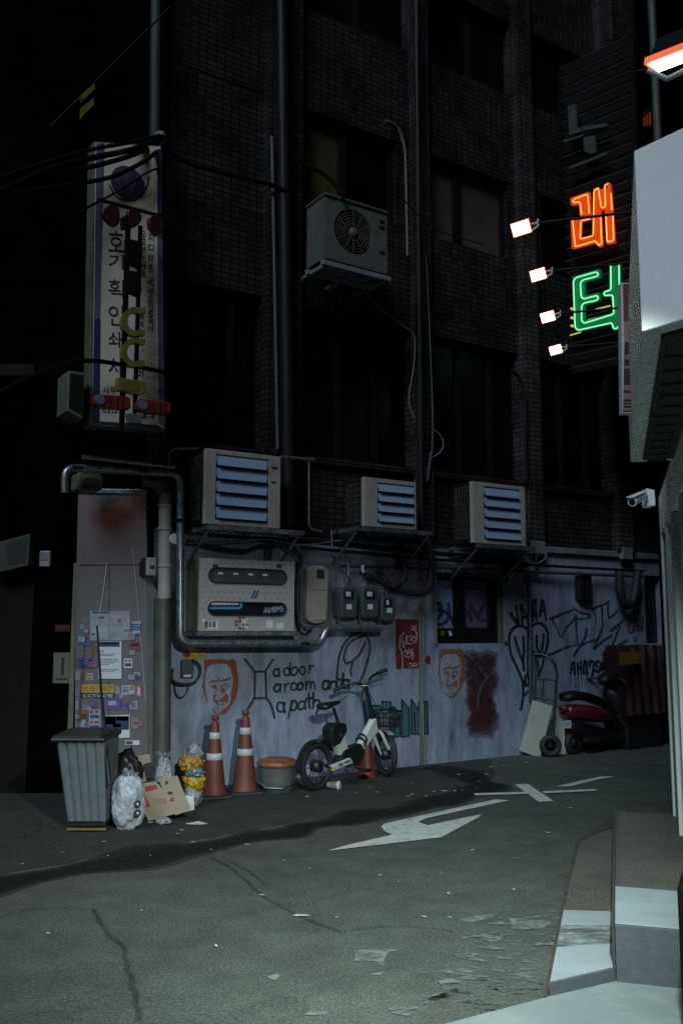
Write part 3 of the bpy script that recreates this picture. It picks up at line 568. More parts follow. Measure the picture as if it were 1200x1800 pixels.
# teal block letters
mb = MB(); mk = MB()
blocks = [[(640, 1233), (648, 1231), (650, 1278), (642, 1280)], [(652, 1240), (668, 1240), (670, 1252), (660, 1256), (660, 1294), (652, 1294)], [(671, 1233), (687, 1234), (687, 1252), (678, 1256), (672, 1255)], c7([(20, 1340), (70, 1320), (125, 1410), (125, 1600), (30, 1625)]), c7([(140, 1252), (212, 1340), (212, 1600), (140, 1612)]), c7([(232, 1250), (300, 1350), (305, 1275), (383, 1272), (393, 1575), (330, 1582), (232, 1580)])]
for b_ in blocks:
    mb.poly(FAC, b_, .0042, .003)
    for i in range(len(b_)): mk.stroke(FAC, [b_[i], b_[(i + 1) % len(b_)]], 2.4, .0048, False)
for q in ([(300, 1350), (330, 1480)], [(305, 1275), (320, 1420)], [(262, 1380), (268, 1575)]): mk.stroke(FAC, c7(q), 2, .0055, False)
o = mb.build('graffiti', M['teal'], bld, label='teal block letters with dark outlines behind the bicycle'); mk.build('graffiti_outline', M['spraybl'], o, recalc=False)
# rust red sprayed patch with blue scribble
mb = MB(); pts = c7([(740, 810), (800, 790), (900, 800), (1000, 790), (1060, 820), (1050, 900), (1030, 980), (1060, 1050), (1050, 1130), (1020, 1220), (1040, 1350), (1070, 1400), (1060, 1480), (1000, 1600), (900, 1590), (780, 1600), (760, 1500), (790, 1400), (760, 1250), (770, 1130), (740, 1050), (760, 950), (735, 870)])
cx_, cy_ = sum(p[0] for p in pts) / len(pts), sum(p[1] for p in pts) / len(pts); o = None
for lay, (sc_, th_, am_) in enumerate(((1.10, .50, .55), (.98, .46, .6), (.84, .44, .7), (.66, .46, .7))):
    n_ = []
    for i in range(len(pts)):
        a, b = pts[i], pts[(i + 1) % len(pts)]
        for k in range(5):
            t = k / 5; q = (cx_ + (a[0] + (b[0] - a[0]) * t - cx_) * sc_, cy_ + (a[1] + (b[1] - a[1]) * t - cy_) * (sc_ * .5 + .5)); n_.append((q[0] + 4 * noise.noise(Vector((q[0] * .25, q[1] * .25, lay * 3))), q[1] + 4 * noise.noise(Vector((q[0] * .25, q[1] * .25, 5 + lay)))))
    mb = MB(); mb.add([FAC.at(x, y, .0040 + lay * .0003) for x, y in n_], [list(range(len(n_)))])
    o2 = mb.build('graffiti' if o is None else 'spray_layer', worn('rust_red_spray', (.075, .014, .016), th_, 4 + lay * 2, soft=.2, amax=am_), bld if o is None else o, recalc=False, label='large rust red sprayed patch below the window' if o is None else None)
    o = o or o2
mk = MB()
for q, ww in (([(740, 830), (820, 880), (900, 940), (985, 965)], 3.2), ([(985, 965), (940, 1040), (890, 1180)], 1.6), ([(850, 960), (870, 1080), (890, 1180), (850, 1290)], 3.4), ([(930, 1000), (1000, 1130)], 2.6), ([(760, 990), (860, 960)], 3)): mk.stroke(FAC, c7(q), ww, .0055)
mk.build('scribble', M['purple'], o, recalc=False)
mk = MB()
for q in ([(735, 800), (850, 900), (960, 1050)], [(1040, 960), (960, 1040), (880, 1180), (870, 1350)], [(760, 1080), (820, 1020)]): mk.stroke(FAC, c7(q), .9, .0065)
mk.build('scribble', M['ledge'], o, recalc=False)
mb = MB(); mb.stroke(FAC, c7([(395, 850), (385, 900), (395, 880)]), 8, .004); mb.build('graffiti', M['redspray'], bld, recalc=False, label='small red sprayed blot beside the red poster')

# ------------------------------------------------------------------ dark neighbour building on the far left
PD = FAC.at(258, 1405).y - .16
PN = D(262, 1400, PD + .18)
nb = thing('building', 'pitch dark brick building at the left edge behind the wheeled bin', 'building', (PN.x - 2, PN.y, 0), 0)
FN = front(PN.y)
mb = MB(); mb.box(FN, -9, PN.x, 0, 5, 0, 13); mb.build('wall', M['neighbour'], nb)
mb = MB(); mb.fbox(FN, -20, 1000, 52, 1450, .0, .012); mb.build('door', M['frame'], nb)
mb = MB(); mb.fbox(FN, 122, 990, 131, 1420, .0, .09); mb.build('corner_post', M['olive'], nb)
mb = MB(); mb.fbox(FN, -30, 640, 60, 660, .0, .25); mb.build('ledge', M['concrete'], nb)
# ================================================================== things fixed to the facade
def fthing(name, label, cat, px, py, off=0.0, group=None):
    return thing(name, label, cat, FAC.at(px, py, off), TH, group)
def ftube(mb, pts, off, r, rad=.06, n=10):
    P = [FAC.at(p[0], p[1], p[2] if len(p) > 2 else off) for p in pts]
    mb.tube(elbow(P, rad) if rad else P, r, n)
# --- louvred air conditioners
def louvre_ac(label, px0, py0, px1, py1, sx0, sx1, n, shelf, off=.52, depth=.34, logo=False, frame_left=None):
    t = fthing('air_conditioner', label, 'air conditioner', (px0 + px1) / 2, py1, off, 'louvred air conditioners on the wall brackets')
    my = (py0 + py1) / 2; mx = (px0 + px1) / 2
    x0, x1 = FAC.xz(px0, my, off)[0], FAC.xz(px1, my, off)[0]; z0, z1 = FAC.xz(mx, py1, off)[1], FAC.xz(mx, py0, off)[1]
    a, b = FAC.xz(sx0, my, off)[0], FAC.xz(sx1, my, off)[0]; Y = -off
    c = MB(); c.box(FAC, x0 + .004, x1 - .004, Y + .06, Y + depth, z0 + .004, z1 - .004); c.build('casing', M['black'], t, bevel=.012)
    f = MB(); m_ = .045
    f.box(FAC, x0, a, Y, Y + .058, z0, z1); f.box(FAC, b, x1, Y, Y + .058, z0, z1); f.box(FAC, a, b, Y, Y + .058, z1 - m_, z1); f.box(FAC, a, b, Y, Y + .058, z0, z0 + m_)
    f.build('front_frame', M['beige'], t, bevel=.006)
    s = MB(); hh = (z1 - z0 - 2 * m_) / n
    for i in range(n):
        zt = z1 - m_ - i * hh; zb_ = zt - hh * .86
        A = [FAC.pt(a + .004, Y + .016, zt - .002), FAC.pt(b - .004, Y + .016, zt - .002), FAC.pt(b - .035, Y - .026, zb_), FAC.pt(a + .004, Y - .026, zb_)]
        s.hexa([p + FAC.ey * .006 - ZZ * .004 for p in A], A)
        s.add([FAC.pt(b - .004, Y + .014, zt - .004), FAC.pt(b - .035, Y - .024, zb_), FAC.pt(b - .006, Y + .02, zb_ + .005)], [[0, 1, 2]])
    s.build('louvre', M['slat'], t)
    gmb = MB()
    for i in range(7):
        z = z0 + .06 + (z1 - z0 - .12) * i / 6; gmb.box(FAC, x0 - .006, x0 + .003, Y + .08, Y + depth - .03, z, z + .008)
    for i in range(6):
        y = Y + .09 + (depth - .14) * i / 5; gmb.box(FAC, x0 - .012, x0 - .0065, y, y + .008, z0 + .05, z1 - .05)
    gmb.build('side_grille', mat('side_grille_paint', (.07, .065, .05), .6), t)
    if logo:
        l = MB(); l.box(FAC, b + .03, b + .10, Y - .003, Y - .0005, z1 - .13, z1 - .105); l.box(FAC, b + .03, b + .08, Y - .003, Y - .0005, z1 - .27, z1 - .25); l.build('badge', M['ink'], t)
    k = MB(); sa, sb = FAC.xz(shelf[0], shelf[2], off)[0], FAC.xz(shelf[1], shelf[2], off)[0]
    k.box(FAC, sa, sb, Y - .02, Y + .03, z0 - .05, z0 - .006); k.box(FAC, sa, sb, Y + depth - .05, Y + depth, z0 - .05, z0 - .006)
    for x in (sa + .02, sb - .06, (sa + sb) / 2): k.box(FAC, x, x + .04, Y + .031, -.002, z0 - .049, z0 - .008); 
    for x in (sa + .04, sb - .04): k.tube([FAC.pt(x, Y + .03, z0 - .05), FAC.pt(x, -.01, z0 - .38)], .014, 6)
    k.build('bracket', M['steel'], t)
    p = MB()
    for q in (0, .05): p.tube(elbow([FAC.pt(x1 - .02, Y + depth - .1 + q, z0 + .25 - q), FAC.pt(x1 + .10 + q, Y + depth - .1 + q, z0 + .22 - q), FAC.pt(x1 + .12 + q, -.04, z0 - .1), FAC.pt(x1 + .1 + q, -.03, z0 - .4)], .08), .017, 8)
    p.build('refrigerant_pipe', M['rubber'], t)
    return t
louvre_ac('largest louvred air conditioner with five slats, above the white meter cabinet', 361, 795, 493, 925, 380, 472, 5, (362, 534, 928), logo=True)
louvre_ac('louvred air conditioner with four slats beside the thick black riser, above the gas meters', 640, 843, 731, 928, 664, 729, 4, (625, 761, 932))
louvre_ac('louvred air conditioner with five slats, above the sprayed ground floor window', 831, 851, 923, 957, 851, 915, 5, (838, 937, 959))
# --- upper unit with an open fan
off = .62; t = fthing('air_conditioner', 'old air conditioner with an exposed round fan high below the yellow blind', 'air conditioner', 625, 480, off)
px0, px1, py0, py1 = 571, 680, 362, 465
x0, x1 = FAC.xz(px0, 415, off)[0], FAC.xz(px1, 415, off)[0]; z0, z1 = FAC.xz(625, py1 + 2, off)[1], FAC.xz(625, py0 - 2, off)[1]; Y = -off
acm = mat('dusty_grey_casing', (.115, .118, .105), .6, var=.2, dirt=(.04, .04, .03), dirtamt=.6, dscale=5)
c = MB(); fx, fz = FAC.xz(622, 408, off); fr = abs(FAC.xz(655, 408, off)[0] - fx) * 1.02
N_ = 40      # front panel with a real round hole
ring = [FAC.pt(fx + fr * math.cos(2 * math.pi * k / N_), Y, fz + fr * math.sin(2 * math.pi * k / N_)) for k in range(N_)]
def edge_pt(k):
    a = 2 * math.pi * k / N_; cx, sz = math.cos(a), math.sin(a); ts = []
    if cx > 1e-6: ts.append((x1 - fx) / cx)
    if cx < -1e-6: ts.append((x0 - fx) / cx)
    if sz > 1e-6: ts.append((z1 - fz) / sz)
    if sz < -1e-6: ts.append((z0 - fz) / sz)
    q = min(ts); return FAC.pt(fx + q * cx, Y, fz + q * sz)
outer = [edge_pt(k) for k in range(N_)]
c.add(ring + outer, [[k, (k + 1) % N_, N_ + (k + 1) % N_, N_ + k] for k in range(N_)])
for X_, Z_ in ((x0, z0), (x1, z0), (x0, z1), (x1, z1)):
    ks = sorted(range(N_), key=lambda k: (outer[k] - FAC.pt(X_, Y, Z_)).length)[:2]; c.add([outer[ks[0]], outer[ks[1]], FAC.pt(X_, Y, Z_)], [[0, 1, 2]])
c.add([p + FAC.ey * .06 for p in ring] + ring, [[k, (k + 1) % N_, N_ + (k + 1) % N_, N_ + k] for k in range(N_)])
dp = .36
c.add([FAC.pt(x, y, z) for x, y, z in ((x0, Y, z0), (x1, Y, z0), (x1, Y + dp, z0), (x0, Y + dp, z0), (x0, Y, z1), (x1, Y, z1), (x1, Y + dp, z1), (x0, Y + dp, z1))], [[0, 3, 2, 1], [4, 5, 6, 7], [1, 2, 6, 5], [0, 4, 7, 3], [3, 7, 6, 2]])
c.build('casing', acm, t, recalc=False)
c = MB(); c.box(FAC, x0 - .015, x1 + .015, Y - .02, Y + dp + .01, z1 + .003, z1 + .03); c.build('top_cover', acm, t, bevel=.008)
gmb = MB()
for k in range(1, 9): gmb.torus(FAC.pt(fx, Y + .01, fz), FAC.ey, fr * k / 8.2, .0035, 36, 5)
for k in range(12):
    a = 2 * math.pi * k / 12; gmb.tube([FAC.pt(fx, Y + .008, fz), FAC.pt(fx + fr * .97 * math.cos(a), Y + .008, fz + fr * .97 * math.sin(a))], .003, 5)
gmb.lathe(FAC.pt(fx, Y + .012, fz), [(.05, 0), (.045, .018), (.02, .022)], 16, axis=-FAC.ey); gmb.build('fan_grille', M['olive'], t)
gmb = MB()
for k in range(3):
    a = 2 * math.pi * k / 3 + .4
    gmb.hexa([FAC.pt(fx + r_ * math.cos(a + da), Y + .09 + dy, fz + r_ * math.sin(a + da)) for r_, da, dy in ((.05, -.3, 0), (fr * .9, -.45, -.02), (fr * .9, .45, .03), (.05, .3, .02))], [FAC.pt(fx + r_ * math.cos(a + da), Y + .084 + dy, fz + r_ * math.sin(a + da)) for r_, da, dy in ((.05, -.3, 0), (fr * .9, -.45, -.02), (fr * .9, .45, .03), (.05, .3, .02))])
gmb.build('fan', M['black'], t)
b = MB()
for z in (.82, .72, .3): b.box(FAC, x1 - .10, x1 - .03, Y - .004, Y - .0005, z0 + (z1 - z0) * z, z0 + (z1 - z0) * z + .04)
b.build('vent', M['black'], t)
k = MB(); k.box(FAC, x0 - .02, x1 + .05, Y, Y + .05, z0 - .07, z0 - .02); k.box(FAC, x0 - .02, x1 + .05, Y + dp - .05, Y + dp, z0 - .07, z0 - .02)
for x in (x0 + .02, (x0 + x1) / 2, x1 - .03): k.box(FAC, x, x + .05, Y + .051, -.002, z0 - .069, z0 - .03)
k.add([FAC.pt(x0 + .05, Y + .06, z0 - .025), FAC.pt(x1 - .1, Y + .06, z0 - .025), FAC.pt(x1 - .1, Y + .3, z0 - .025), FAC.pt(x0 + .05, Y + .3, z0 - .025)], [[0, 1, 2, 3]])
k.build('bracket', M['ledge'], t)
# --- white meter cabinet
off = .30; t = fthing('meter_cabinet', 'white metal cabinet with two rounded windows below the largest air conditioner', 'cabinet', 433, 1110, off)
Y = -off; x0, x1 = FAC.xz(350, 1045, off)[0], FAC.xz(517, 1045, off)[0]; z0, z1 = FAC.xz(433, 1109, off)[1], FAC.xz(433, 984, off)[1]
c = MB(); c.box(FAC, x0, x1, Y + .012, -.002, z0, z1); c.build('body', M['olive'], t, bevel=.006)
# door with slots: rows butted round stadium shaped holes
def slot_door(mb, wins, y0, y1):
    def stad(xa, xb, za, zb, n=10):
        r = (zb - za) / 2; zc = (za + zb) / 2
        return [(xb - r + r * math.sin(math.pi * i / n), zc + r * math.cos(math.pi * i / n)) for i in range(n + 1)] + [(xa + r - r * math.sin(math.pi * i / n), zc - r * math.cos(math.pi * i / n)) for i in range(n + 1)]
    cuts = sorted(wins, key=lambda q: q[2]); zs = [z0]
    for i in range(len(cuts) - 1): zs.append((cuts[i][3] + cuts[i + 1][2]) / 2)
    zs.append(z1)
    for i, (xa, xb, za, zb) in enumerate(cuts):
        h = stad(xa, xb, za, zb); n = len(h); lo, hi = zs[i], zs[i + 1]
        o = []
        half = n // 2
        for j in range(n):
            r = (zb - za) / 2; zc = (za + zb) / 2
            X = x1 if j < half else x0
            fz_ = (h[j][1] - zc) / r
            zz = zc + (hi - zc) * fz_ if fz_ > 0 else zc + (zc - lo) * fz_
            o.append((X, zz))
        vs = [FAC.pt(p[0], y0, p[1]) for p in h] + [FAC.pt(p[0], y0, p[1]) for p in o] + [FAC.pt(p[0], y1, p[1]) for p in h]
        fs = [[j, (j + 1) % n, n + (j + 1) % n, n + j] for j in range(n)] + [[j, 2 * n + j, 2 * n + (j + 1) % n, (j + 1) % n] for j in range(n)]
        mb.add(vs, fs)
    return
wins = []
for (a, b, c_, d_) in ((367, 1000, 503, 1026), (367, 1059, 503, 1082)):
    wins.append((FAC.xz(a, (c_ and 1013), off)[0], FAC.xz(c_, 1013, off)[0], FAC.xz(433, d_, off)[1], FAC.xz(433, b, off)[1]))
dm = MB(); slot_door(dm, wins, Y, Y + .011); dm.m = 1
for i in range(15):
    for j in range(11):
        X, Z = 354 + i * 11 + (j % 2) * 5, 988 + j * 10 + i * .2
        if any(abs(Z - zc) < 17 for zc in (1013, 1070)) and 362 < X < 508: continue
        if X > 512 or Z > 1086: continue
        dm.poly(FAC, [(X, Z), (X + 4.5, Z + 3), (X + 4.1, Z + 4), (X - .4, Z + 1)], off + .0015, .001)
door = dm.build('door', [M['cabinet'], mat('pale_grey_print', (.22, .23, .25), .6)], t, recalc=False)
e_ = MB(); e_.box(FAC, x0, x0 + .004, Y + .0005, Y + .011, z0, z1); e_.box(FAC, x1 - .004, x1, Y + .0005, Y + .011, z0, z1); e_.build('door_edge', M['beige'], door)
for i, wv in enumerate(wins):
    r = MB(); rr = (wv[3] - wv[2]) / 2; zc = (wv[2] + wv[3]) / 2
    L_ = [FAC.pt(wv[1] - rr + rr * math.sin(math.pi * k / 8), Y - .004, zc + rr * math.cos(math.pi * k / 8)) for k in range(9)] + [FAC.pt(wv[0] + rr - rr * math.sin(math.pi * k / 8), Y - .004, zc - rr * math.cos(math.pi * k / 8)) for k in range(9)]
    r.tube(L_, .008, 6, closed=True); r.build('window_gasket', M['rubber'], door)
    p = MB(); p.box(FAC, wv[0] + .001, wv[1] - .001, Y + .009, Y + .0115, wv[2] + .001, wv[3] - .001)
    if i == 0:
        # little meters behind the upper window
        p.build('window_pane', M['meter'], door)
        q = MB()
        for j in range(4): q.box(FAC, wv[0] + .06 + j * .16, wv[0] + .20 + j * .16, Y + .005, Y + .0085, wv[2] + .01, wv[3] - .01)
        q.build('electricity_meter', M['pipegrey'], door)
        q = MB()
        for j in range(4): q.box(FAC, wv[0] + .10 + j * .16, wv[0] + .15 + j * .16, Y + .002, Y + .0045, zc + .01, zc + .03)
        q.build('meter_display', M['paper'], door)
    else: p.build('window_pane', mat('mirror_glass', (.02, .022, .03), .03, var=.1, spec=1.0, metal=.3), door)
for (a, b, c_, d_) in ((356, 1088, 362, 1095), (366, 1091, 384, 1106), (425, 1087, 437, 1105), (486, 1095, 499, 1106), (468, 1090, 480, 1104)):
    q = MB(); q.fbox(FAC, a, b, c_, d_, off + .0005, off + .002); q.build('sticker', M['paper'], door)
q = MB()
for i in range(4):
    for j in range(4):
        if (i + j) % 3: q.fbox(FAC, 413 + i * 6.4, 1084 + j * 6, 418 + i * 6.4, 1088.5 + j * 6, off + .0005, off + .002)
q.build('sticker', M['sprayor'], door); q = MB()
for i in range(3): q.fbox(FAC, 360 + i * 7, 1092, 365 + i * 7, 1103, off + .0005, off + .002)
q.build('sticker', M['sprayor'], door)
q = MB()
for d_ in (0, 6): q.poly(FAC, [(441 + d_, 1052), (447 + d_, 1038), (450 + d_, 1038), (444 + d_, 1052)], off + .002, .0015)
q.build('printed_mark', M['signblue'], door)
for pxx in (375, 487):
    q = MB(); q.fbox(FAC, pxx, 992, pxx + 8, 998, off + .0005, off + .008); q.build('hinge', M['ink'], door)
q = MB(); q.box(FAC, x0 - .02, x1 + .03, Y - .03, -.003, z0 - .045, z0 - .004); q.build('shelf', M['steel'], t)
# --- electricity meter with a plate
t = fthing('electricity_meter', 'beige rounded electricity meter on a backing plate beside the white cabinet', 'meter', 555, 1100, .1)
q = MB(); q.fbox(FAC, 528, 991, 590, 1102, .003, .03); q.build('backing_plate', M['ledge'], t, bevel=.004)
q = MB(); off = .16
a = catmull([(541, 1010), (545, 998), (556, 994), (570, 996), (577, 1006), (577, 1040), (575, 1080), (570, 1093), (556, 1096), (544, 1092), (540, 1080), (540, 1040)], 4, True)
q.poly(FAC, a, off, .13); q.build('meter_body', M['beige'], t, bevel=.012)
q = MB(); q.fbox(FAC, 557, 1001, 570, 1017, off + .001, off + .006); q.build('meter_display', M['ink'], t)
q = MB(); q.fbox(FAC, 549, 1045, 573, 1090, off + .001, off + .009); q.fbox(FAC, 546, 1034, 575, 1037, off + .001, off + .005); q.build('cover', M['beige'], t, bevel=.004)
q = MB(); q.fbox(FAC, 524, 990, 528, 1110, .02, .05); q.build('conduit', M['pipegrey'], t)
# --- three gas meters
for lab, (a, b, c_, d_), big in (('left of the three dark gas meters, nearest the beige electricity meter', (600, 1032, 628, 1086), 1), ('middle one of the three dark gas meters', (637, 1032, 666, 1086), 1), ('smaller grey gas meter, nearest the red poster', (671, 1047, 695, 1092), 0)):
    off = .26; t = fthing('gas_meter', lab, 'gas meter', (a + c_) / 2, d_, off, 'gas meters on the wall pipe')
    q = MB(); q.poly(FAC, catmull([(a, b + 6), (a + 6, b), (c_ - 6, b), (c_, b + 6), (c_, d_ - 6), (c_ - 6, d_), (a + 6, d_), (a, d_ - 6)], 3, True), off, .17); q.build('meter_body', M['meter'], t, bevel=.014)
    q = MB(); q.fbox(FAC, a + 5, b + 6, c_ - 7, b + 20, off + .001, off + .012); q.build('dial_frame', M['black'], t)
    q = MB(); q.fbox(FAC, a + 8, b + 8, c_ - 12, b + 16, off + .0125, off + .014); q.build('dial', M['paper'], t)
    q = MB(); q.fbox(FAC, a + 9, d_ - 24, a + 18, d_ - 15, off + .001, off + .003); q.build('sticker', M['paper'], t)
    q = MB(); ftube(q, [((a + c_) / 2 - 4, b + 3, .17), ((a + c_) / 2 - 4, b - 18, .17), ((a + c_) / 2 - 4, b - 20, .01)], .1, .018); 
    q.build('inlet_pipe', M['pipegrey'], t)
    q = MB(); ftube(q, [(a - 5, b + 1, .2), (a - 5, d_, .2), (a - 3, 1103, .2)], .2, .012, 0)
    q.build('outlet_pipe', M['pipegrey'], t)
# --- pipes and conduits
def pipe(label, pts, r, m='steel', off=.3, rad=.09, name='pipe', cat='pipe', collars=(), n=12):
    q = MB(); ftube(q, pts, off, r, rad, n)
    o = solo(q, name, M[m], label, cat)
    if collars:
        mid = MB()
        for (a, b, o2) in collars: 
            C = FAC.at(a, b, o2); mid.box(Plane(C, FAC.ex), -r * 1.35, r * 1.35, -r * 1.35, r * 1.35, -.014, .014)
        WM[o.name] = Matrix.Translation(o.location); mid.build('pipe_clamp', M['pipedark'], o, bevel=.004)
    return o
pipe('thick silver gas pipe arching over the stickered panel and running below the cabinet', [(115, 866), (114, 822), (210, 826), (317, 834), (317, 1060), (317, 1131), (440, 1131), (564, 1131), (574, 1104), (671, 1104)], .036, off=.34, rad=.11, collars=((135, 823, .34), (250, 829, .34), (317, 915, .34), (533, 1131, .34)))
pipe('straight silver pipe lying just above the arched gas pipe', [(145, 803), (307, 821)], .021, off=.40, rad=0)
pipe('thin pale pipe bent round beside the largest air conditioner', [(297, 822), (297, 788), (350, 789)], .012, off=.32)
pipe('horizontal bracket pipe right of the largest air conditioner', [(494, 803), (552, 808)], .018, off=.52, rad=0)
pipe('thin pale vertical conduit with a foot, between the louvred air conditioners', [(543, 812), (543, 930), (566, 934)], .012, off=.3)
pipe('thin short vertical conduit dropping from the cable tray', [(583, 932), (583, 978), (612, 984), (612, 1012)], .012, off=.12)
pipe('dark cable tray pipe running along under the first two air conditioners', [(320, 932), (530, 950), (760, 972), (905, 985)], .028, 'pipedark', off=.10, rad=0)
pipe('lower dark conduit running along the top of the grey base', [(530, 962), (770, 984), (1130, 1004)], .018, 'pipedark', off=.13, rad=0)
pipe('grey conduit lying along the head of the ground floor window', [(760, 996), (930, 1005), (1132, 1014)], .020, 'pipegrey', off=.10, rad=0)
pipe('thin horizontal pipe above the gas meters', [(600, 995), (700, 997), (762, 1001)], .012, 'pipegrey', off=.06, rad=0)
pipe('thin pale pipe forming a step under the black hose', [(640, 1033), (742, 1036), (764, 1037), (764, 1006)], .011, 'ledge', off=.04, rad=.02)
pipe('thick black riser pipe passing in front of the middle pilaster', [(731, -40), (735, 400), (741, 985)], .040, 'pipedark', off=.24, rad=0)
pipe('thick black downpipe between the first two large windows', [(494, -60), (500, 400), (508, 925)], .068, 'pipedark', off=.24, rad=0)
pipe('slim grey pipe beside the thick black downpipe', [(478, 240), (484, 560), (488, 790)], .020, 'pipegrey', off=.18, rad=0)
pipe('pale curved pipe hooked over the upper wall left of the riser', [(678, 212), (700, 222), (712, 262), (716, 450)], .018, 'olive', off=.14, rad=.12)
pipe('dark hooked pipe on the tall window near the far pilaster', [(898, 650), (914, 665), (922, 700), (924, 845)], .022, 'pipedark', off=.14, rad=.12)
pipe('slender ochre conduit running down the wall across the red poster', [(736, 985), (738, 1100), (740, 1345)], .016, 'olive', off=.035, rad=0)
pipe('thin white cable conduit beside the ochre one on the red poster', [(741, 1000), (743, 1100), (742, 1215), (745, 1345)], .008, 'ledge', off=.05, rad=0)
pipe('twin grey cable duct splitting the black sprayed rabbit', [(929, 1008), (932, 1120), (931, 1232)], .018, 'pipegrey', off=.03, rad=0)
pipe('narrow grey duct left of the twin duct above the hand truck', [(921, 1008), (927, 1040), (926, 1190)], .009, 'pipedark', off=.03, rad=0)
# drainpipe with pale upper section
t = fthing('drainpipe', 'tall two tone drainpipe between the stickered panel and the cabinet, beige above and grey below', 'drainpipe', 288, 1385, .13)
q = MB(); ftube(q, [(250, 845, .12), (276, 846, .16), (291, 872, .2), (291, 888, .2)], .2, .066, .06); q.build('elbow', M['olive'], t)
q = MB(); ftube(q, [(291, 888), (289, 1052)], .2, .062, 0, 16); q.build('upper_section', M['beige'], t)
q = MB(); ftube(q, [(286, 1052), (284, 1392)], .19, .082, 0, 16); q.build('lower_section', mat('dull_green_pipe', (.075, .082, .07), .5, var=.3, dirt=(.03, .03, .025), dirtamt=.7, dscale=4), t)
q = MB()
for a, b in ((291, 890), (290, 930), (290, 995)):
    q = MB(); q.lathe(FAC.at(a, b, .2), [(.07, -.012), (.072, 0), (.07, .012)], 16); q.build('collar', M['beige'], t)
q = MB(); q.lathe(FAC.at(306, 948, .27), [(.05, 0), (.052, .02), (.045, .03)], 20, axis=-FAC.ey); q.build('cap', M['paper'], t)
t = fthing('junction_box', 'small pale junction box hanging beside the drainpipe', 'junction box', 268, 1010, .2)
q = MB(); q.fbox(FAC, 258, 980, 275, 1012, .12, .22); q.build('box', M['beige'], t, bevel=.01)
q = MB(); q.fbox(FAC, 264, 994, 272, 1000, .221, .223); q.build('label_plate', M['signblue'], t)
q = MB(); q.poly(FAC, [(257, 980), (252, 988), (252, 1010), (257, 1014)], .2, .1); q.build('box_side', M['black'], t)
# small wall box and notice below the gas pipe
t = fthing('notice', 'yellow no parking notice with a round red sign under the gas pipe', 'notice', 342, 1158, .02)
q = MB(); q.fbox(FAC, 322, 1140, 362, 1158, .004, .02); q.build('board', M['yellow'], t)
q = MB(); q.lathe(FAC.at(328.5, 1149, .0205), [(.042, 0), (.042, .002)], 20, axis=-FAC.ey); o = q.build('red_disc', M['cardred'], t)
q = MB(); q.lathe(FAC.at(328.5, 1149, .023), [(.026, 0), (.026, .001)], 20, axis=-FAC.ey); q.build('blue_disc', M['signblue'], o)
q = MB(); q.text(FAC, '주차금지', 337, 1141.5, 360, 1149, .022, .001); q.build('lettering', M['ink'], t); q = MB(); q.text(FAC, '견인지역', 336, 1151, 360, 1156.5, .022, .001); q.build('lettering', M['ink'], t)
t = fthing('terminal_box', 'small pale terminal box with a white tag under the yellow notice', 'terminal box', 333, 1190, .05)
q = MB(); q.fbox(FAC, 321, 1160, 341, 1191, .003, .06); q.build('box', M['pipegrey'], t, bevel=.006)
q = MB(); q.fbox(FAC, 323, 1186, 336, 1190, .061, .063); q.build('tag', M['paper'], t)
def cable(label, pts, r, m='rubber', off=.1, sm=True, name='cable', group=None):
    q = MB(); P = [FAC.at(p[0], p[1], p[2] if len(p) > 2 else off) for p in pts]
    q.tube(catmull(P, 6) if sm else P, r, 7); return solo(q, name, M[m], label, 'cable', group)
cable('black cable coiled round the small terminal box', [(304, 1175), (303, 1195), (318, 1202), (340, 1200), (352, 1185), (350, 1168), (338, 1160)], .012, off=.1)
cable('thin black cable loop hanging below the terminal box', [(306, 1200), (310, 1220), (318, 1226), (328, 1218), (333, 1200)], .006, off=.06)
cable('thick black hose looping beside the gas meters', [(641, 1012, .2), (660, 1017, .2), (682, 1028, .2), (704, 1038, .2), (735, 1043, .2), (752, 1034, .2), (757, 1010, .2), (757, 975, .2), (745, 925, .25)], .038, off=.2)
cable('second black hose curving up from the hose by the meters', [(665, 1000, .12), (672, 1012, .14), (690, 1030, .22), (706, 1022, .22), (713, 1000, .22), (708, 978, .2), (695, 968, .1)], .030, off=.2)
cable('thick black U shaped hose hanging on the wall above the red tarpaulin', [(1088, 1004, .14), (1089, 1040, .14), (1098, 1062, .14), (1110, 1058, .14), (1116, 1035, .14), (1120, 1005, .14)], .060, off=.14)
cable('white cable end poking out above the gas meters', [(638, 994, .22), (637, 1000, .22), (639, 1006, .22)], .017, 'white', .22)
cable('thin white cable drooping from the upper air conditioner to the riser', [(622, 484), (640, 510), (665, 540), (700, 566), (724, 585), (729, 605), (726, 650), (719, 690), (720, 715), (729, 735)], .007, 'ledge', .26)
cable('thin white cable running down the middle pilaster', [(737, 438), (748, 455), (752, 520), (756, 620), (760, 720), (759, 790), (752, 820), (740, 848)], .007, 'ledge', .13)
cable('thin white cable loop bulging from the middle pilaster', [(760, 754), (774, 766), (779, 782), (772, 796), (758, 805)], .007, 'ledge', .14)
cable('short frayed white strip hanging at the foot of the middle pilaster', [(757, 795), (754, 820), (751, 846)], .013, 'ledge', .15)
cable('grey cable curling from the far pilaster foot', [(925, 988), (945, 990), (958, 980), (960, 962)], .010, 'ledge', .16)
cable('black cable bundle sagging under the first air conditioner', [(330, 950), (380, 962), (430, 968), (455, 960), (500, 958), (528, 975), (526, 1000)], .018, 'rubber', .18)
cable('black cable rising between cabinet and electricity meter', [(500, 958), (518, 968), (527, 985), (524, 1030), (526, 1090), (540, 1108), (552, 1100)], .013, 'rubber', .28)
cable('bundle of black cables under the third air conditioner', [(790, 982), (840, 978), (880, 990), (900, 998), (935, 990), (945, 975)], .024, 'rubber', .12)
cable('yellowish cable draped above the cabinet', [(330, 955), (400, 952), (470, 948), (530, 958), (600, 950)], .008, 'olive', .2)
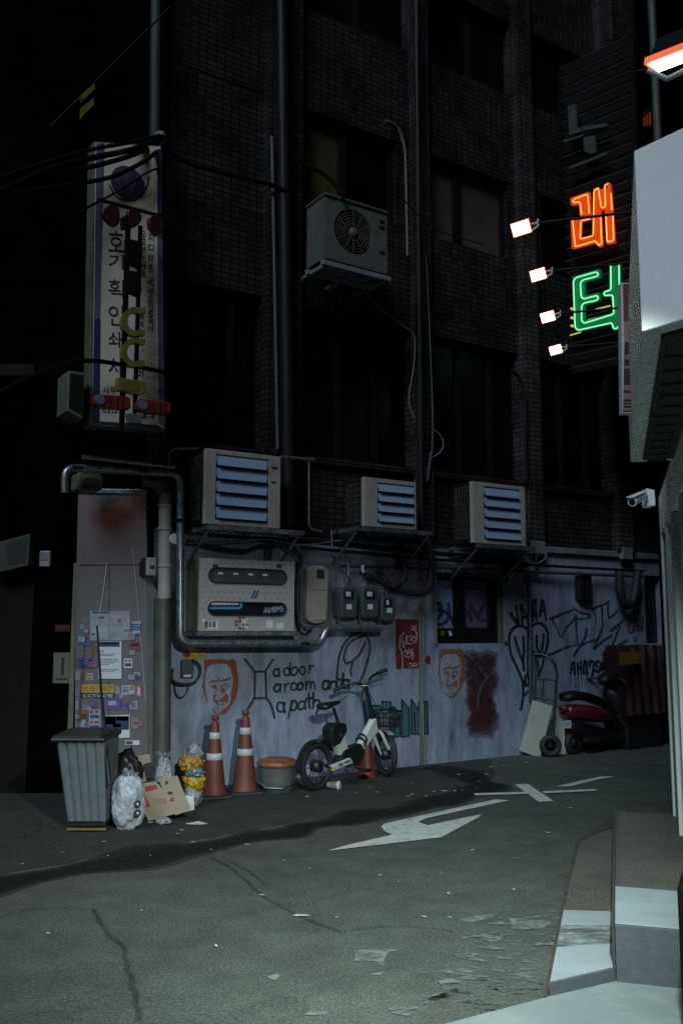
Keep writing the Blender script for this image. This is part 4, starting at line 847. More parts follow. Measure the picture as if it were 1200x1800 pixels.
for i, (dy, r) in enumerate(((0, .014), (16, .012), (24, .016))):
    pass
# --- overhead cables in front of the tall sign
oc = [('uppermost cable of the bundle crossing the head of the tall sign', [(-20, 320, 1.2), (90, 283, .95), (165, 262, .8), (230, 250, .75), (282, 238, .3)], .018), ('second cable of the bundle crossing the tall sign', [(-20, 345, 1.2), (90, 296, .95), (165, 277, .8), (235, 262, .75), (282, 242, .3)], .026), ('third thick cable crossing the tall sign', [(-20, 360, 1.2), (90, 310, .95), (170, 291, .8), (240, 270, .75), (284, 246, .3)], .022),
      ('sagging cable crossing the round emblem of the tall sign', [(-20, 350, 1.2), (100, 328, .95), (165, 318, .8), (210, 306, .75), (262, 278, .75), (290, 250, .3)], .020), ('thinnest cable slanting below the round emblem', [(100, 395, .95), (160, 362, .8), (215, 332, .75), (262, 302, .75), (300, 290, .3)], .010), ('cable crossing the lower part of the tall sign', [(0, 690, 1.2), (95, 645, .95), (155, 634, .8), (215, 641, .75), (295, 657, .7), (330, 690, .1)], .020),
      ('thick dark cable running right from the sign across the tiled wall', [(288, 262, .3), (340, 290, .2), (420, 310, .2), (480, 326, .25), (500, 335, .3)], .024), ('dark cable drooping across the yellow blind', [(500, 262, .2), (540, 290, .3), (575, 310, .4), (605, 345, .7)], .022), ('long dark cable strung towards the neon sign', [(605, 300, .3), (700, 345, .3), (760, 400, .5), (850, 430, .9)], .008)]
for l, p, r in oc: cable(l, p, r, 'blackiron')
t = fthing('guy_wire', 'slanting guy wire with a yellow guard at the top left', 'guy wire', 278, 35, .3)
q = MB(); q.tube([FAC.at(90, 222, .6), FAC.at(200, 112, .45), FAC.at(300, 12, .3)], .010, 6); q.build('wire', M['pipedark'], t)
q = MB(); q.poly(FAC, [(142, 168), (166, 147), (168, 155), (146, 176)], .62, .05); q.poly(FAC, [(144, 188), (165, 172), (166, 183), (144, 206)], .62, .05); q.build('guard', M['yellowsign'], t)
t = fthing('pole', 'grey utility pole standing behind the tall sign', 'pole', 270, 1390, .18)
q = MB(); ftube(q, [(268, 846), (273, 240), (276, -120)], .18, .055, 0, 14); q.build('shaft', mat('weathered_pole', (.03, .031, .03), .7), t)
q = MB(); q.blob(FAC.at(282, 240, .27), .06, .06, .05, .1, 2); q.build('insulator', M['ledge'], t)
# --- tall projecting sign (face parallel to the facade)
off = .62; t = fthing('sign', 'tall white and blue printing shop sign with a round emblem behind dead letters', 'sign', 225, 755, off)
q = MB(); q.poly(FAC, [(165, 248), (284, 256), (291, 757), (156, 748)], off, .16); q.build('cabinet', M['olive'], t, bevel=.006)
o1 = off + .003
q = MB(); q.poly(FAC, [(168, 251), (282, 258), (289, 753), (163, 744)], o1, .002); q.build('face', M['signwhite'], t)
q = MB(); q.poly(FAC, [(170, 252), (184, 252), (176, 560), (166, 560)], o1 + .003, .002); q.poly(FAC, [(277, 420), (286, 420), (289, 752), (279, 744)], o1 + .003, .002); q.build('border_band', M['signpale'], t)
q = MB(); q.poly(FAC, [(166, 561), (177, 561), (175, 740), (163, 743)], o1 + .0031, .002); q.poly(FAC, [(163, 743.5), (175, 740.5), (278, 747), (288, 753)], o1 + .0031, .002); q.poly(FAC, [(282.5, 258), (284, 258), (286, 419), (283, 419)], o1 + .0031, .002); q.poly(FAC, [(277, 262), (282, 262), (283, 419), (277, 419)], o1 + .0031, .002); q.build('border_band', M['signblue'], t)
q = MB(); C = FAC.at(225, 322, o1 + .003); q.lathe(C, [(.16, 0), (.16, .002)], 28, axis=-FAC.ey); em = q.build('emblem', worn('faded_navy_print', (.05, .05, .13), .45, 9, soft=.15), t)
q = MB(); q.stroke(FAC, [(205, 308), (215, 338), (224, 315), (232, 338), (243, 306)], 4, o1 + .007, False); q.build('emblem_mark', M['signpale'], em, recalc=False)
q = MB(); q.stroke(FAC, [(193, 325), (202, 342), (216, 351), (232, 352), (248, 345), (258, 328), (262, 310)], 2.4, o1 + .004); q.build('emblem_ring', M['ink'], em, recalc=False)
q = MB()
for ch, y0, y1 in (('호', 405, 442), ('기', 447, 472), ('획', 491, 524), ('인', 536, 572), ('쇄', 582, 612), ('사', 627, 662)): q.text(FAC, ch, 191, y0, 218, y1, o1 + .004, .001, 2)
q.build('lettering', M['ink'], t)
q = MB()
for i, ch in enumerate('지디아트'): q.text(FAC, ch, 261, 410 + i * 18, 270, 424 + i * 18, o1 + .004, .001)
q.text(FAC, '<', 260, 490, 270, 502, o1 + .004, .001)
for i, ch in enumerate('명조전5색기'): q.text(FAC, ch, 260, 507 + i * 13, 269, 518 + i * 13, o1 + .004, .001)
for i, ch in enumerate('오프셋인쇄물'): q.text(FAC, ch, 249, 405 + i * 14, 256, 416 + i * 14, o1 + .004, .001)
for i, ch in enumerate('명함'): q.text(FAC, ch, 246, 552 + i * 12, 253, 562 + i * 12, o1 + .004, .001)
q.text(FAC, '기', 243, 650, 252, 664, o1 + .004, .001); q.text(FAC, '사무', 181, 680, 205, 692, o1 + .004, .001); q.text(FAC, '02)22', 180, 718, 215, 728, o1 + .004, .001); q.text(FAC, '8-4', 250, 728, 272, 736, o1 + .004, .001)
q.build('small_lettering', M['ink'], t)
# --- dead letter sign on two rails in front of it
off = .86; t = fthing('sign', 'string of unlit red and yellow letters on black rails before the tall sign', 'sign', 235, 745, off)
q = MB(); q.fbox(FAC, 217, 385, 225, 752, off - .05, off - .02); q.fbox(FAC, 240, 395, 246, 745, off - .05, off - .02); q.build('rail', M['blackiron'], t)
q = MB()
for a in ([(222, 418), (250, 424), (252, 446), (246, 470), (224, 462)], [(224, 474), (248, 478), (250, 512), (244, 520), (224, 512)], [(215, 380), (228, 378), (228, 400), (216, 402)]): q.poly(FAC, a, off, .06)
q.build('dark_letter', M['blackiron'], t, bevel=.008)
q = MB()
q.poly(FAC, catmull([(184, 365), (196, 359), (208, 364), (212, 378), (210, 392), (200, 396), (188, 386), (180, 374)], 3, True), off, .06); q.poly(FAC, catmull([(226, 368), (242, 370), (250, 378), (248, 390), (236, 398), (226, 390)], 3, True), off, .06); q.poly(FAC, catmull([(262, 384), (272, 377), (282, 382), (290, 398), (284, 408), (276, 413), (264, 400)], 3, True), off, .06)
q.build('red_letter', M['darkred'], t, bevel=.01)
q = MB(); q.fbox(FAC, 172, 364, 300, 369, off - .045, off - .025); q.build('crossbar', M['blackiron'], t)
for y in (565, 619):
    q = MB(); cl = []
    for i in range(13): a = R(62 + 236 * i / 12); cl.append((238 + 18 * math.cos(a) * 1.05, y - 21 * math.sin(a)))
    cl = [(256, cl[0][1] - 1)] + cl + [(256, cl[-1][1] + 1)]
    L_, R_ = [], []
    for i, p in enumerate(cl):
        a = cl[max(i - 1, 0)]; b = cl[min(i + 1, len(cl) - 1)]; dx, dy = b[0] - a[0], b[1] - a[1]; l = math.hypot(dx, dy); L_.append((p[0] - dy / l * 5, p[1] + dx / l * 5)); R_.append((p[0] + dy / l * 5, p[1] - dx / l * 5))
    n = len(cl); A = [FAC.at(*p, off) for p in L_] + [FAC.at(*p, off) for p in R_]; B = [p + FAC.ey * .06 for p in A]
    fs = []
    for i in range(n - 1): fs += [[i, i + 1, n + i + 1, n + i], [2 * n + i, 3 * n + i, 3 * n + i + 1, 2 * n + i + 1], [i, 2 * n + i, 2 * n + i + 1, i + 1], [n + i, n + i + 1, 3 * n + i + 1, 3 * n + i]]
    fs += [[0, n, 3 * n, 2 * n], [n - 1, 3 * n - 1, 4 * n - 1, 2 * n - 1]]
    q.add(A + B, fs); q.build('yellow_letter', M['yellowsign'], t)
q = MB(); q.poly(FAC, [(207, 663), (258, 670), (258, 690), (246, 694), (207, 686)], off, .06); o = q.build('yellow_block', M['yellowsign'], t, bevel=.006)
q = MB(); q.poly(FAC, [(214, 668), (245, 672), (245, 688), (214, 685)], off + .003, .002); q.build('inset_plate', mat('ochre_plate', (.16, .11, .015), .5), o)
for a, b, y in ((165, 230, 692), (240, 301, 701)):
    q = MB(); q.poly(FAC, catmull([(a + 6, y), (a + 20, y + 1), (b - 4, y + 5), (b, y + 14), (b - 1, y + 27), (b - 20, y + 27), (a + 14, y + 24), (a + 1, y + 18), (a, y + 7)], 3, True), off + .02, .07); o = q.build('red_letter', M['redsign'], t, bevel=.012)
    q = MB(); q.lathe(FAC.at(a + 12, y + 11, off + .021), [(.042, 0), (.038, .008)], 18, axis=-FAC.ey); q.build('white_disc', M['signpale'], o)
    q = MB()
    for k in (30, 42, 52): q.stroke(FAC, [(a + k, y + 8), (a + k, y + 25)], 1.4, off + .024, False)
    q.build('groove', M['darkred'], o, recalc=False)
q = MB(); q.poly(FAC, [(224, 726), (250, 728), (250, 745), (226, 744)], off, .05); q.build('dark_letter', M['bucket'], t, bevel=.006)
# flat notice box low left of the tall sign
t = fthing('box', 'pale square box fixed left of the foot of the tall sign', 'box', 130, 735, .6)
q = MB(); q.poly(FAC, [(120, 651), (150, 655), (146, 738), (118, 722)], .7, .3); q.build('body', M['olive'], t, bevel=.01)
q = MB(); q.poly(FAC, [(124, 656), (147, 660), (144, 730), (122, 717)], .702, .0015); q.build('lid', M['concrete'], t)
# red poster
t = fthing('poster', 'red poster with a scrawled white face crossed by the ochre conduit', 'poster', 720, 1174, .02)
q = MB(); q.poly(FAC, [(695, 1088), (744, 1089), (744, 1173), (696, 1176)], .0055, .004); q.build('sheet', M['redposter'], t)
q = MB()
for s_, ww in (([(162, 615), (125, 660), (120, 740), (145, 830), (148, 960)], 1.5), ([(150, 660), (140, 700), (165, 755), (160, 690)], 1.2), ([(185, 640), (185, 710), (215, 715)], 1.3), ([(190, 645), (265, 650), (270, 700), (200, 720), (195, 660)], 1.2), ([(220, 660), (250, 690)], 1.2), ([(250, 655), (222, 690)], 1.2), ([(165, 800), (180, 770), (195, 820), (210, 770), (225, 810), (245, 765)], 1.4), ([(165, 830), (210, 850), (250, 800), (245, 870)], 1.3), ([(270, 590), (285, 630), (275, 700)], 1.4), ([(225, 575), (260, 585)], 1.2), ([(240, 545), (262, 575)], 1.2), ([(268, 540), (272, 578)], 1.2), ([(205, 915), (235, 905), (240, 940)], 1.1), ([(245, 930), (262, 900), (275, 935), (290, 905)], 1.1), ([(210, 940), (290, 925)], .9)): q.stroke(FAC, c7(s_), ww, .0066)
q.build('scrawl', M['chalk'], t, recalc=False)
# dark plate on the far wall
t = fthing('wall_box', 'dark rectangular box on the far wall between duct and U shaped hose', 'box', 1030, 1055, .05)
q = MB(); q.fbox(FAC, 1018, 1012, 1040, 1054, .003, .09); q.build('body', M['black'], t, bevel=.006)
q = MB(); q.fbox(FAC, 1029, 1055, 1035, 1064, .02, .05); q.build('cable_gland', M['rubber'], t)

# ================================================================== stickered panel, frontal at the corner
FP = front(PD)
t = thing('panel', 'tall grey metal panel plastered with stickers behind the wheeled bin', 'panel', FP.at(197, 1410), 0)
q = MB(); q.poly(FP, [(138, 866), (257, 863), (258, 992), (135, 993)], 0, .15); q.build('upper_sheet', M['panel'], t)
q = MB(); q.poly(FP, [(135, 994.5), (258, 993.5), (262, 1412), (131, 1412)], 0, .15); q.build('lower_sheet', M['panel'], t)
q = MB(); q.poly(FP, [(135, 859), (258, 860), (258, 868), (136, 866)], .02, .17); q.build('top_rail', M['steel'], t, bevel=.004)
q = MB(); q.stroke(FP, [(192, 998), (192, 1410)], .7, .0035, False); q.build('seam', M['ink'], t, recalc=False)
q = MB(); q.poly(FP, [(258.5, 1000), (276, 1040), (278, 1410), (261, 1410)], .0, .1); q.build('side_strip', mat('green_grey_strip', (.08, .088, .08), .6, var=.3), t)
q = MB(); q.stroke(FP, [(188, 990), (180, 1050), (171, 1098)], .8, .016); q.stroke(FP, [(233, 960), (245, 1090), (256, 1230)], .5, .016); q.build('string', M['paper'], t, recalc=False)
c9 = lambda x, y: (130 + x / 6.92, 1050 + y / 6.92)
def sticker(x0, y0, x1, y1, col, name='sticker', extra=None, tilt=0):
    m = col if not isinstance(col, tuple) else mat('sticker_print', col, .55, var=.45, scale=26)
    q = MB(); (a, b), (c_, d_) = c9(x0, y0), c9(x1, y1); STK[0] = (STK[0] + 1) % 40
    o_ = .0045 + STK[0] * .0002
    q.poly(FP, [(a, b), (c_, b + tilt), (c_, d_ + tilt), (a, d_)], o_, .001); o = q.build(name, m, t)
    if extra:
        for rects, em in extra:
            k = MB()
            for (u0, v0, u1, v1) in rects:
                (e0, f0), (e1_, f1) = c9(u0, v0), c9(u1, v1); k.poly(FP, [(e0, f0), (e1_, f0), (e1_, f1), (e0, f1)], o_ + .0012, .0008)
            k.build('print', em, o)
    return o, o_
blue = mat('blue_print', (.03, .05, .20), .6, var=.3); navy = mat('navy_print', (.02, .03, .10), .6); grey = mat('grey_print', (.14, .16, .18), .7); pinkm = mat('pink_print', (.42, .10, .16), .6); cyan = mat('pale_cyan_print', (.30, .40, .43), .6, var=.3, scale=20)
sticker(200, 165, 685, 525, mat('map_paper', (.30, .32, .35), .5, var=.25, scale=22), 'notice', [([(225, 172, 430, 195)], blue), ([(300, 235, 375, 258)], M['cardred']), ([(220, 350, 420, 500), (595, 320, 660, 500), (440, 360, 570, 420)], cyan), ([(430, 170, 434, 520)], grey), ([(225, 440, 255, 460)], M['ink']), ([(535, 262, 575, 300)], M['amber'])])
lines = [(310, 650 + 0, 370, 662), (310, 685, 515, 694), (310, 705, 480, 714), (310, 748, 535, 757), (310, 770, 550, 779), (310, 792, 500, 801), (310, 814, 430, 823), (310, 875, 545, 884), (310, 895, 500, 902)]
sticker(300, 535, 580, 990, M['paper'], 'notice', [([(310, 540, 558, 600)], navy), (lines, grey), ([(340, 556, 525, 566)], M['paper'])])
sticker(705, 325, 815, 455, (.03, .06, .22), extra=[([(715, 340, 800, 352), (715, 370, 780, 382), (715, 400, 800, 440)], cyan)])
sticker(705, 290, 815, 322, (.30, .38, .42)); sticker(40, 450, 150, 560, (.10, .12, .24), extra=[([(60, 475, 85, 530), (100, 480, 130, 535)], cyan)])
sticker(680, 535, 800, 630, (.20, .04, .05), extra=[([(700, 560, 790, 595)], M['ink'])], tilt=1.5); sticker(35, 730, 225, 865, (.10, .035, .14), extra=[([(70, 760, 100, 850), (130, 750, 150, 845), (180, 760, 215, 840)], navy)])
sticker(610, 745, 710, 860, M['paper'], extra=[([(625, 760, 650, 785), (665, 760, 695, 785)], M['cardred']), ([(620, 800, 700, 840)], blue)])
sticker(150, 920, 235, 1010, (.40, .30, .33), extra=[([(160, 940, 225, 960)], pinkm), ([(165, 975, 220, 995)], grey)]); sticker(100, 920, 145, 1000, M['amber'])
sticker(215, 540, 245, 720, M['amber'])
# warning sign: two stripes with words
o, o_ = sticker(92, 1060, 500, 1160, M['yellow'], 'warning_plate')
k = MB(); k.text(FP, '쓰레기투기', *c9(112, 1072), *c9(490, 1150), o_ + .002, .0008); k.build('lettering', M['cardred'], o)
o, o_ = sticker(92, 1162, 500, 1228, navy, 'warning_plate')
k = MB(); k.text(FP, 'CCTV고발', *c9(115, 1172), *c9(480, 1220), o_ + .002, .0008); k.build('lettering', M['paper'], o)
sticker(580, 1070, 745, 1190, (.33, .36, .38), extra=[([(600, 1090, 665, 1100), (600, 1120, 660, 1150), (690, 1085, 730, 1150)], grey)]); sticker(760, 1078, 820, 1210, pinkm, extra=[([(780, 1095, 800, 1190)], M['paper'])])
sticker(350, 1250, 672, 1365, (.10, .08, .30), extra=[([(360, 1280, 410, 1350), (440, 1320, 500, 1350)], mat('magenta_print', (.22, .04, .22), .6)), ([(420, 1262, 520, 1312)], cyan), ([(560, 1265, 580, 1350), (620, 1260, 660, 1340)], blue)])
sticker(680, 1258, 775, 1362, (.24, .30, .38), extra=[([(700, 1280, 755, 1340)], grey)]); sticker(365, 1440, 680, 1720, M['paper'], 'poster', [([(370, 1445, 672, 1610)], navy), ([(375, 1450, 510, 1545)], mat('lilac_print', (.20, .14, .30), .6, var=.5, scale=30)), ([(515, 1450, 668, 1500)], mat('aqua_print', (.10, .28, .34), .6, var=.5, scale=30)), ([(475, 1535, 575, 1580)], cyan)], tilt=-2)
sticker(185, 1365, 325, 1600, (.32, .32, .36), extra=[([(200, 1380, 240, 1410), (260, 1375, 300, 1405), (200, 1510, 240, 1535), (255, 1505, 300, 1535)], M['cardred']), ([(195, 1430, 310, 1470), (195, 1555, 310, 1590)], blue)])
sticker(40, 1400, 175, 1490, M['amber'], extra=[([(55, 1420, 165, 1480)], mat('brown_print', (.05, .03, .015), .7))]); sticker(30, 1530, 130, 1590, (.22, .24, .34)); sticker(625, 1740, 800, 1795, M['paper'], extra=[([(635, 1748, 715, 1788)], blue)])
sticker(670, 640, 745, 700, (.22, .22, .20)); sticker(20, 900, 80, 1010, (.20, .24, .22)); sticker(20, 1110, 75, 1200, (.20, .17, .26)); sticker(510, 1080, 560, 1180, (.24, .30, .31)); sticker(660, 940, 750, 1000, (.26, .25, .27)); sticker(20, 1260, 60, 1370, (.24, .20, .30)); sticker(700, 1460, 790, 1600, (.17, .18, .19)); sticker(30, 110, 205, 135, cyan) if False else None
rnd = random.Random(21); pal = [(.30, .30, .34), (.10, .06, .22), (.34, .12, .18), (.05, .08, .24), (.34, .36, .38), (.22, .16, .10), (.14, .22, .28), (.30, .22, .32)]
for k in range(34):
    x = rnd.choice((rnd.uniform(20, 200), rnd.uniform(590, 790), rnd.uniform(250, 560))); y = rnd.uniform(180, 1750); w_, h_ = rnd.uniform(45, 110), rnd.uniform(35, 90)
    if 250 < x < 590 and y < 1000: continue
    if 60 < x < 520 and 1010 < y < 1240: continue
    if 340 < x < 690 and 1400 < y < 1740: continue
    c_ = rnd.choice(pal); sticker(x, y, x + w_, y + h_, c_, extra=[([(x + 8, y + h_ * .25, x + w_ * .8, y + h_ * .45), (x + 8, y + h_ * .6, x + w_ * .6, y + h_ * .75)], rnd.choice((grey, navy, M['paper'], pinkm)))] if w_ > 60 else None, tilt=rnd.uniform(-.8, .8))
# lamp housing over the panel
t = fthing('vent', 'rounded grimy vent cover above the stickered panel', 'vent', 160, 860, .2)
q = MB(); q.poly(FAC, catmull([(137, 845), (140, 830), (160, 827), (178, 832), (182, 848), (178, 862), (140, 862)], 3, True), .22, .2); q.build('cover', M['olive'], t, bevel=.02)
q = MB(); q.poly(FAC, catmull([(144, 850), (150, 840), (172, 841), (178, 852), (174, 858), (146, 858)], 3, True), .225, .003); q.build('mouth', mat('brown_mesh', (.04, .03, .02), .8), t)
# things on the neighbour wall
t = thing('wall_socket', 'small white weatherproof box on the dark wall left of the panel', 'socket box', FN.at(78, 995), 0)
q = MB(); q.fbox(FN, 69, 968, 88, 996, .002, .07); q.build('box', M['beige'], t, bevel=.01)
q = MB(); q.fbox(FN, 72, 971, 85, 985, .071, .075); q.build('flap', M['ledge'], t, bevel=.002)
t = thing('sign_box', 'grimy pale light box with a dark face cut off by the left edge', 'sign', FN.at(25, 1004), 0)
q = MB(); q.poly(FN, [(-20, 955), (0, 952), (54, 938), (50, 994), (0, 1006), (-20, 1006)], .2, .15); q.build('case', mat('grimy_case', (.04, .04, .028), .7), t, bevel=.006)
q = MB(); q.poly(FN, [(11, 955), (49, 944), (45, 988), (14, 993)], .204, .003); q.build('face', M['black'], t)
t = thing('notice', 'yellowish notice board on the dark wall beside the panel', 'notice', FN.at(110, 1200), 0)
q = MB(); q.fbox(FN, 94, 1147, 124, 1201, .002, .02); q.build('board', M['olive'], t)
q = MB(); q.fbox(FN, 108, 1156, 113, 1186, .021, .023); q.fbox(FN, 98, 1192, 118, 1195, .021, .023); q.build('print', M['ink'], t)
t = thing('notice', 'dark red strip notice above the yellowish board', 'notice', FN.at(110, 1110), 0)
q = MB(); q.fbox(FN, 97, 1098, 124, 1110, .002, .012); q.build('board', M['darkred'], t)
q = MB(); q.fbox(FN, 101, 1102, 120, 1104, .0125, .014); q.build('print', M['redsign'], t)
# ================================================================== things on the ground along the wall
# --- traffic cones
def make_cone(px, py, hpx, label):
    P = G(px, py); s = hpx / FPX * P.y * 1.0
    t = thing('traffic_cone', label, 'traffic cone', P, .4, 'traffic cones by the wall')
    q = MB(); b = s * .20
    q.box(Plane(P, (1, .3, 0)), -b, b, -b, b, 0, s * .045); q.build('base', M['rubber'], t, bevel=.012)
    def rad(h): return s * (.155 - .118 * h)
    prof = [(rad(.03) + .01, s * .046), (rad(.06), s * .07)] + [(rad(h), s * h) for h in (.2, .3, .4, .5, .6, .7, .8, .88)] + [(rad(.9), s * .905), (s * .032, s * .92), (s * .028, s * .935), (s * .045, s * .945), (s * .045, s * .985), (s * .03, s)]
    q = MB(); q.lathe(P, prof, 26); q.build('body', M['cone'], t)
    for h0, h1 in ((.46, .54), (.71, .79)):
        q = MB(); q.lathe(P, [(rad(h0) + .001, s * h0), (rad(h0) + .004, s * h0 + .002), (rad(h1) + .004, s * h1 - .002), (rad(h1) + .001, s * h1)], 26); q.build('reflective_band', M['band'], t)
    return t
make_cone(376, 1402, 138, 'left of the two orange traffic cones, beside the rubbish bags')
make_cone(430, 1395, 140, 'right of the two orange traffic cones, beside the lidded bucket')
# --- bucket with an orange lid
P = G(487, 1391); k_ = P.y / FPX
t = thing('bucket', 'grey bucket with a dirty orange lid between cone and bicycle', 'bucket', P, 0)
q = MB(); q.lathe(P, [(25 * k_, 0), (27 * k_, .004), (29 * k_, 20 * k_), (31 * k_, 40 * k_), (32 * k_, 44 * k_)], 26); q.build('body', M['bucket'], t)
q = MB(); q.lathe(P + ZZ * 43 * k_, [(33 * k_, 0), (35 * k_, 1.5 * k_), (35 * k_, 6 * k_), (31 * k_, 10 * k_), (26 * k_, 9 * k_), (24 * k_, 12 * k_), (10 * k_, 12.5 * k_)], 26); q.build('lid', M['orangelid'], t)
q = MB(); q.tube([P + Vector((-33 * k_, -.01, 36 * k_)), P + Vector((-31 * k_, -.12, 20 * k_)), P + Vector((-15 * k_, -.21, 12 * k_)), P + Vector((12 * k_, -.21, 11 * k_)), P + Vector((30 * k_, -.12, 18 * k_)), P + Vector((33 * k_, -.01, 36 * k_))], .006, 6); q.build('handle', M['steel'], t)
# --- wheeled bin
P = G(146, 1464); FB = front(P.y); 
t = thing('wheeled_bin', 'tall grey wheeled bin with a dirty rust brown lid', 'bin', P, 0)
def fz(px, py, pl): return pl.xz(px, py)
x0t, x1t = FB.xz(100, 1300)[0], FB.xz(184, 1300)[0]; x0b, x1b = FB.xz(117, 1440)[0], FB.xz(185, 1440)[0]; zt, zbm = FB.xz(140, 1296)[1], FB.xz(140, 1446)[1]
q = MB(); Yb = P.y; dpt, dpb = .46, .36
nrib = 5; top = []; bot = []
for i in range(nrib * 4 + 1):
    u = i / (nrib * 4); y = -.014 if (i % 4) in (1, 2) else 0.0
    if i in (0, nrib * 4): y = 0
    top.append(Vector((x0t + (x1t - x0t) * u, Yb - .02 + y, zt))); bot.append(Vector((x0b + (x1b - x0b) * u, Yb + .03 + y * .5, zbm)))
T = top + [Vector((x1t, Yb + dpt, zt)), Vector((x0t, Yb + dpt, zt))]; B = bot + [Vector((x1b, Yb + dpb, zbm)), Vector((x0b, Yb + dpb, zbm))]
q.hexa(B, T); q.build('body', M['binbody'], t, bevel=.008)
q = MB(); q.hexa([Vector(v) for v in ((x0t - .03, Yb - .06, zt - .03), (x1t + .015, Yb - .06, zt - .03), (x1t + .015, Yb + dpt + .02, zt - .03), (x0t - .03, Yb + dpt + .02, zt - .03))], [Vector(v) for v in ((x0t - .03, Yb - .06, zt), (x1t + .015, Yb - .06, zt), (x1t + .015, Yb + dpt + .02, zt + .01), (x0t - .03, Yb + dpt + .02, zt + .01))]); q.build('rim', M['black'], t, bevel=.01)
q = MB(); q.hexa([Vector(v) for v in ((x0t - .035, Yb - .07, zt + .002), (x1t + .012, Yb - .07, zt + .002), (x1t + .012, Yb + dpt, zt + .012), (x0t - .035, Yb + dpt, zt + .012))], [Vector(v) for v in ((x0t - .01, Yb - .04, zt + .022), (x1t - .02, Yb - .04, zt + .024), (x1t - .02, Yb + dpt - .05, zt + .03), (x0t - .01, Yb + dpt - .05, zt + .03))]); q.build('lid', M['binlid'], t, bevel=.018)
for x in (x0b + .03, x1b - .07):
    q = MB(); q.lathe(Vector((x, Yb + .30, .09)), [(.02, -.01), (.09, 0), (.09, .04), (.02, .05)], 18, axis=(1, 0, 0)); q.build('wheel', M['rubber'], t)
q = MB(); q.box(FB, x0b + .01, x1b - .01, .05, dpb - .02, .03, zbm); q.build('base', M['black'], t, bevel=.01)
q = MB(); q.box(FB, x0b + .005, x1b + .005, .0, .03, zbm - .055, zbm - .042); q.build('yellow_strip', M['yellowsign'], t)
# --- umbrella / broom handle leaning on the bin
P1 = FB.at(187, 1300, .05); a = G(190, 1452); 
q = MB(); q.tube([FB.at(171, 1100, -.9), FB.at(178, 1210, -.5), FB.at(186, 1300, -.1), FB.at(193, 1380, .05)], [.008, .011, .014, .014], 8)
o = solo(q, 'broom_handle', M['black'], 'dark broom handle leaning on the panel behind the bin', 'broom')
# --- white bag
def bagtop(q, C, h, r, seed):
    rnd = random.Random(seed); pts = []
    for i in range(14):
        a = 2 * math.pi * i / 14; pts.append(C + Vector((math.cos(a) * r * rnd.uniform(.5, 1.3), math.sin(a) * r * rnd.uniform(.5, 1.2), h * rnd.uniform(.5, 1.2))))
    for i in range(14):
        b0_ = C + Vector((math.cos(2 * math.pi * i / 14), math.sin(2 * math.pi * i / 14), 0)) * r * .35
        b1_ = C + Vector((math.cos(2 * math.pi * (i + 1) / 14), math.sin(2 * math.pi * (i + 1) / 14), 0)) * r * .35
        q.add([b0_, b1_, pts[i].lerp(pts[(i + 1) % 14], .6), pts[i]], [[0, 1, 2, 3]])
P = G(224, 1457); k_ = P.y / FPX
t = thing('rubbish_bag', 'full white plastic rubbish bag with two round dark symbols, beside the wheeled bin', 'rubbish bag', P, 0, 'rubbish by the wall')
q = MB(); q.blob(P + ZZ * 44 * k_, 29 * k_, 25 * k_, 48 * k_, .16, 1.6, 1, 5, crease=.07, flat=-.92); q.build('bag', M['bagwhite'], t)
q = MB(); bagtop(q, P + ZZ * 84 * k_, .06, .08, 3); q.build('tied_top', M['bagclear'], t)
FBG = front(P.y - 26 * k_)
for py in (1413, 1429):
    q = MB(); C = D(242, py, P.y - 23.5 * k_); q.lathe(C, [(6 * k_, 0), (5.4 * k_, .004)], 16, axis=(.35, -1, .05)); o = q.build('symbol', M['ink'], t)
    q = MB(); q.lathe(C + Vector((.003, -.007, 0)), [(2 * k_, 0), (1.8 * k_, .002)], 8, axis=(.35, -1, .05)); q.build('symbol_mark', M['paper'], o)
# --- black bag and dark box behind
P = G(222, 1436); k_ = P.y / FPX
q = MB(); q.blob(P + ZZ * 55 * k_, 26 * k_, 22 * k_, 56 * k_, .25, 2.2, 9, 4, crease=.2); solo(q, 'rubbish_bag', M['black'], 'black rubbish bag squeezed behind the white bag', 'rubbish bag', 'rubbish by the wall')
# --- cardboard sheets
P = G(300, 1446); lean = Plane(P, (1, -.08, 0), (0, .5, .87))
c3 = lambda p: cr(3.75, 60, 1250, p)
t = thing('cardboard', 'flattened brown cardboard box with red print leaning between the bags', 'cardboard', P, 0)
q = MB(); q.poly(lean, c3([(690, 482), (800, 462), (848, 516), (822, 442), (945, 425), (985, 530), (1040, 655), (985, 668), (935, 685), (925, 678), (755, 725), (715, 640)]), 0, .007); q.build('sheet', M['card'], t)
q = MB()
for p in ([(698, 503), (803, 485), (818, 511), (702, 541)], [(703, 572), (738, 561), (766, 630), (718, 641)]): q.poly(lean, c3(p), .0015, .001)
for (x, y) in ((905, 580), (915, 574), (900, 590), (917, 590)): q.poly(lean, c3([(x - 6, y - 5), (x + 8, y - 6), (x + 9, y + 5), (x - 5, y + 6)]), .0015, .001)
for y in (580, 592, 604): q.poly(lean, c3([(800 + (y - 580), y + 6), (875, y - 4), (875, y - 1), (800 + (y - 580), y + 9)]), .0015, .001)
q.build('red_print', M['cardred'], t)
q = MB(); q.poly(lean, c3(arc(897, 540, 18, 11, 0, 330, 11)), .0016, .001); q.poly(lean, c3([(862, 465), (882, 460), (884, 480), (866, 486)]), .0016, .001); q.build('dark_mark', M['ink'], t)
lean2 = Plane(G(255, 1432), (1, .15, 0), (0, .35, .93))
q = MB(); q.poly(lean2, c3([(640, 300), (760, 282), (775, 345), (735, 370), (745, 460), (690, 480), (655, 420)]), 0, .006); q.poly(lean2, c3([(600, 300), (640, 300), (655, 340), (600, 330)]), .01, .006)
solo(q, 'cardboard', M['card'], 'smaller torn cardboard flap standing behind the flattened box', 'cardboard')
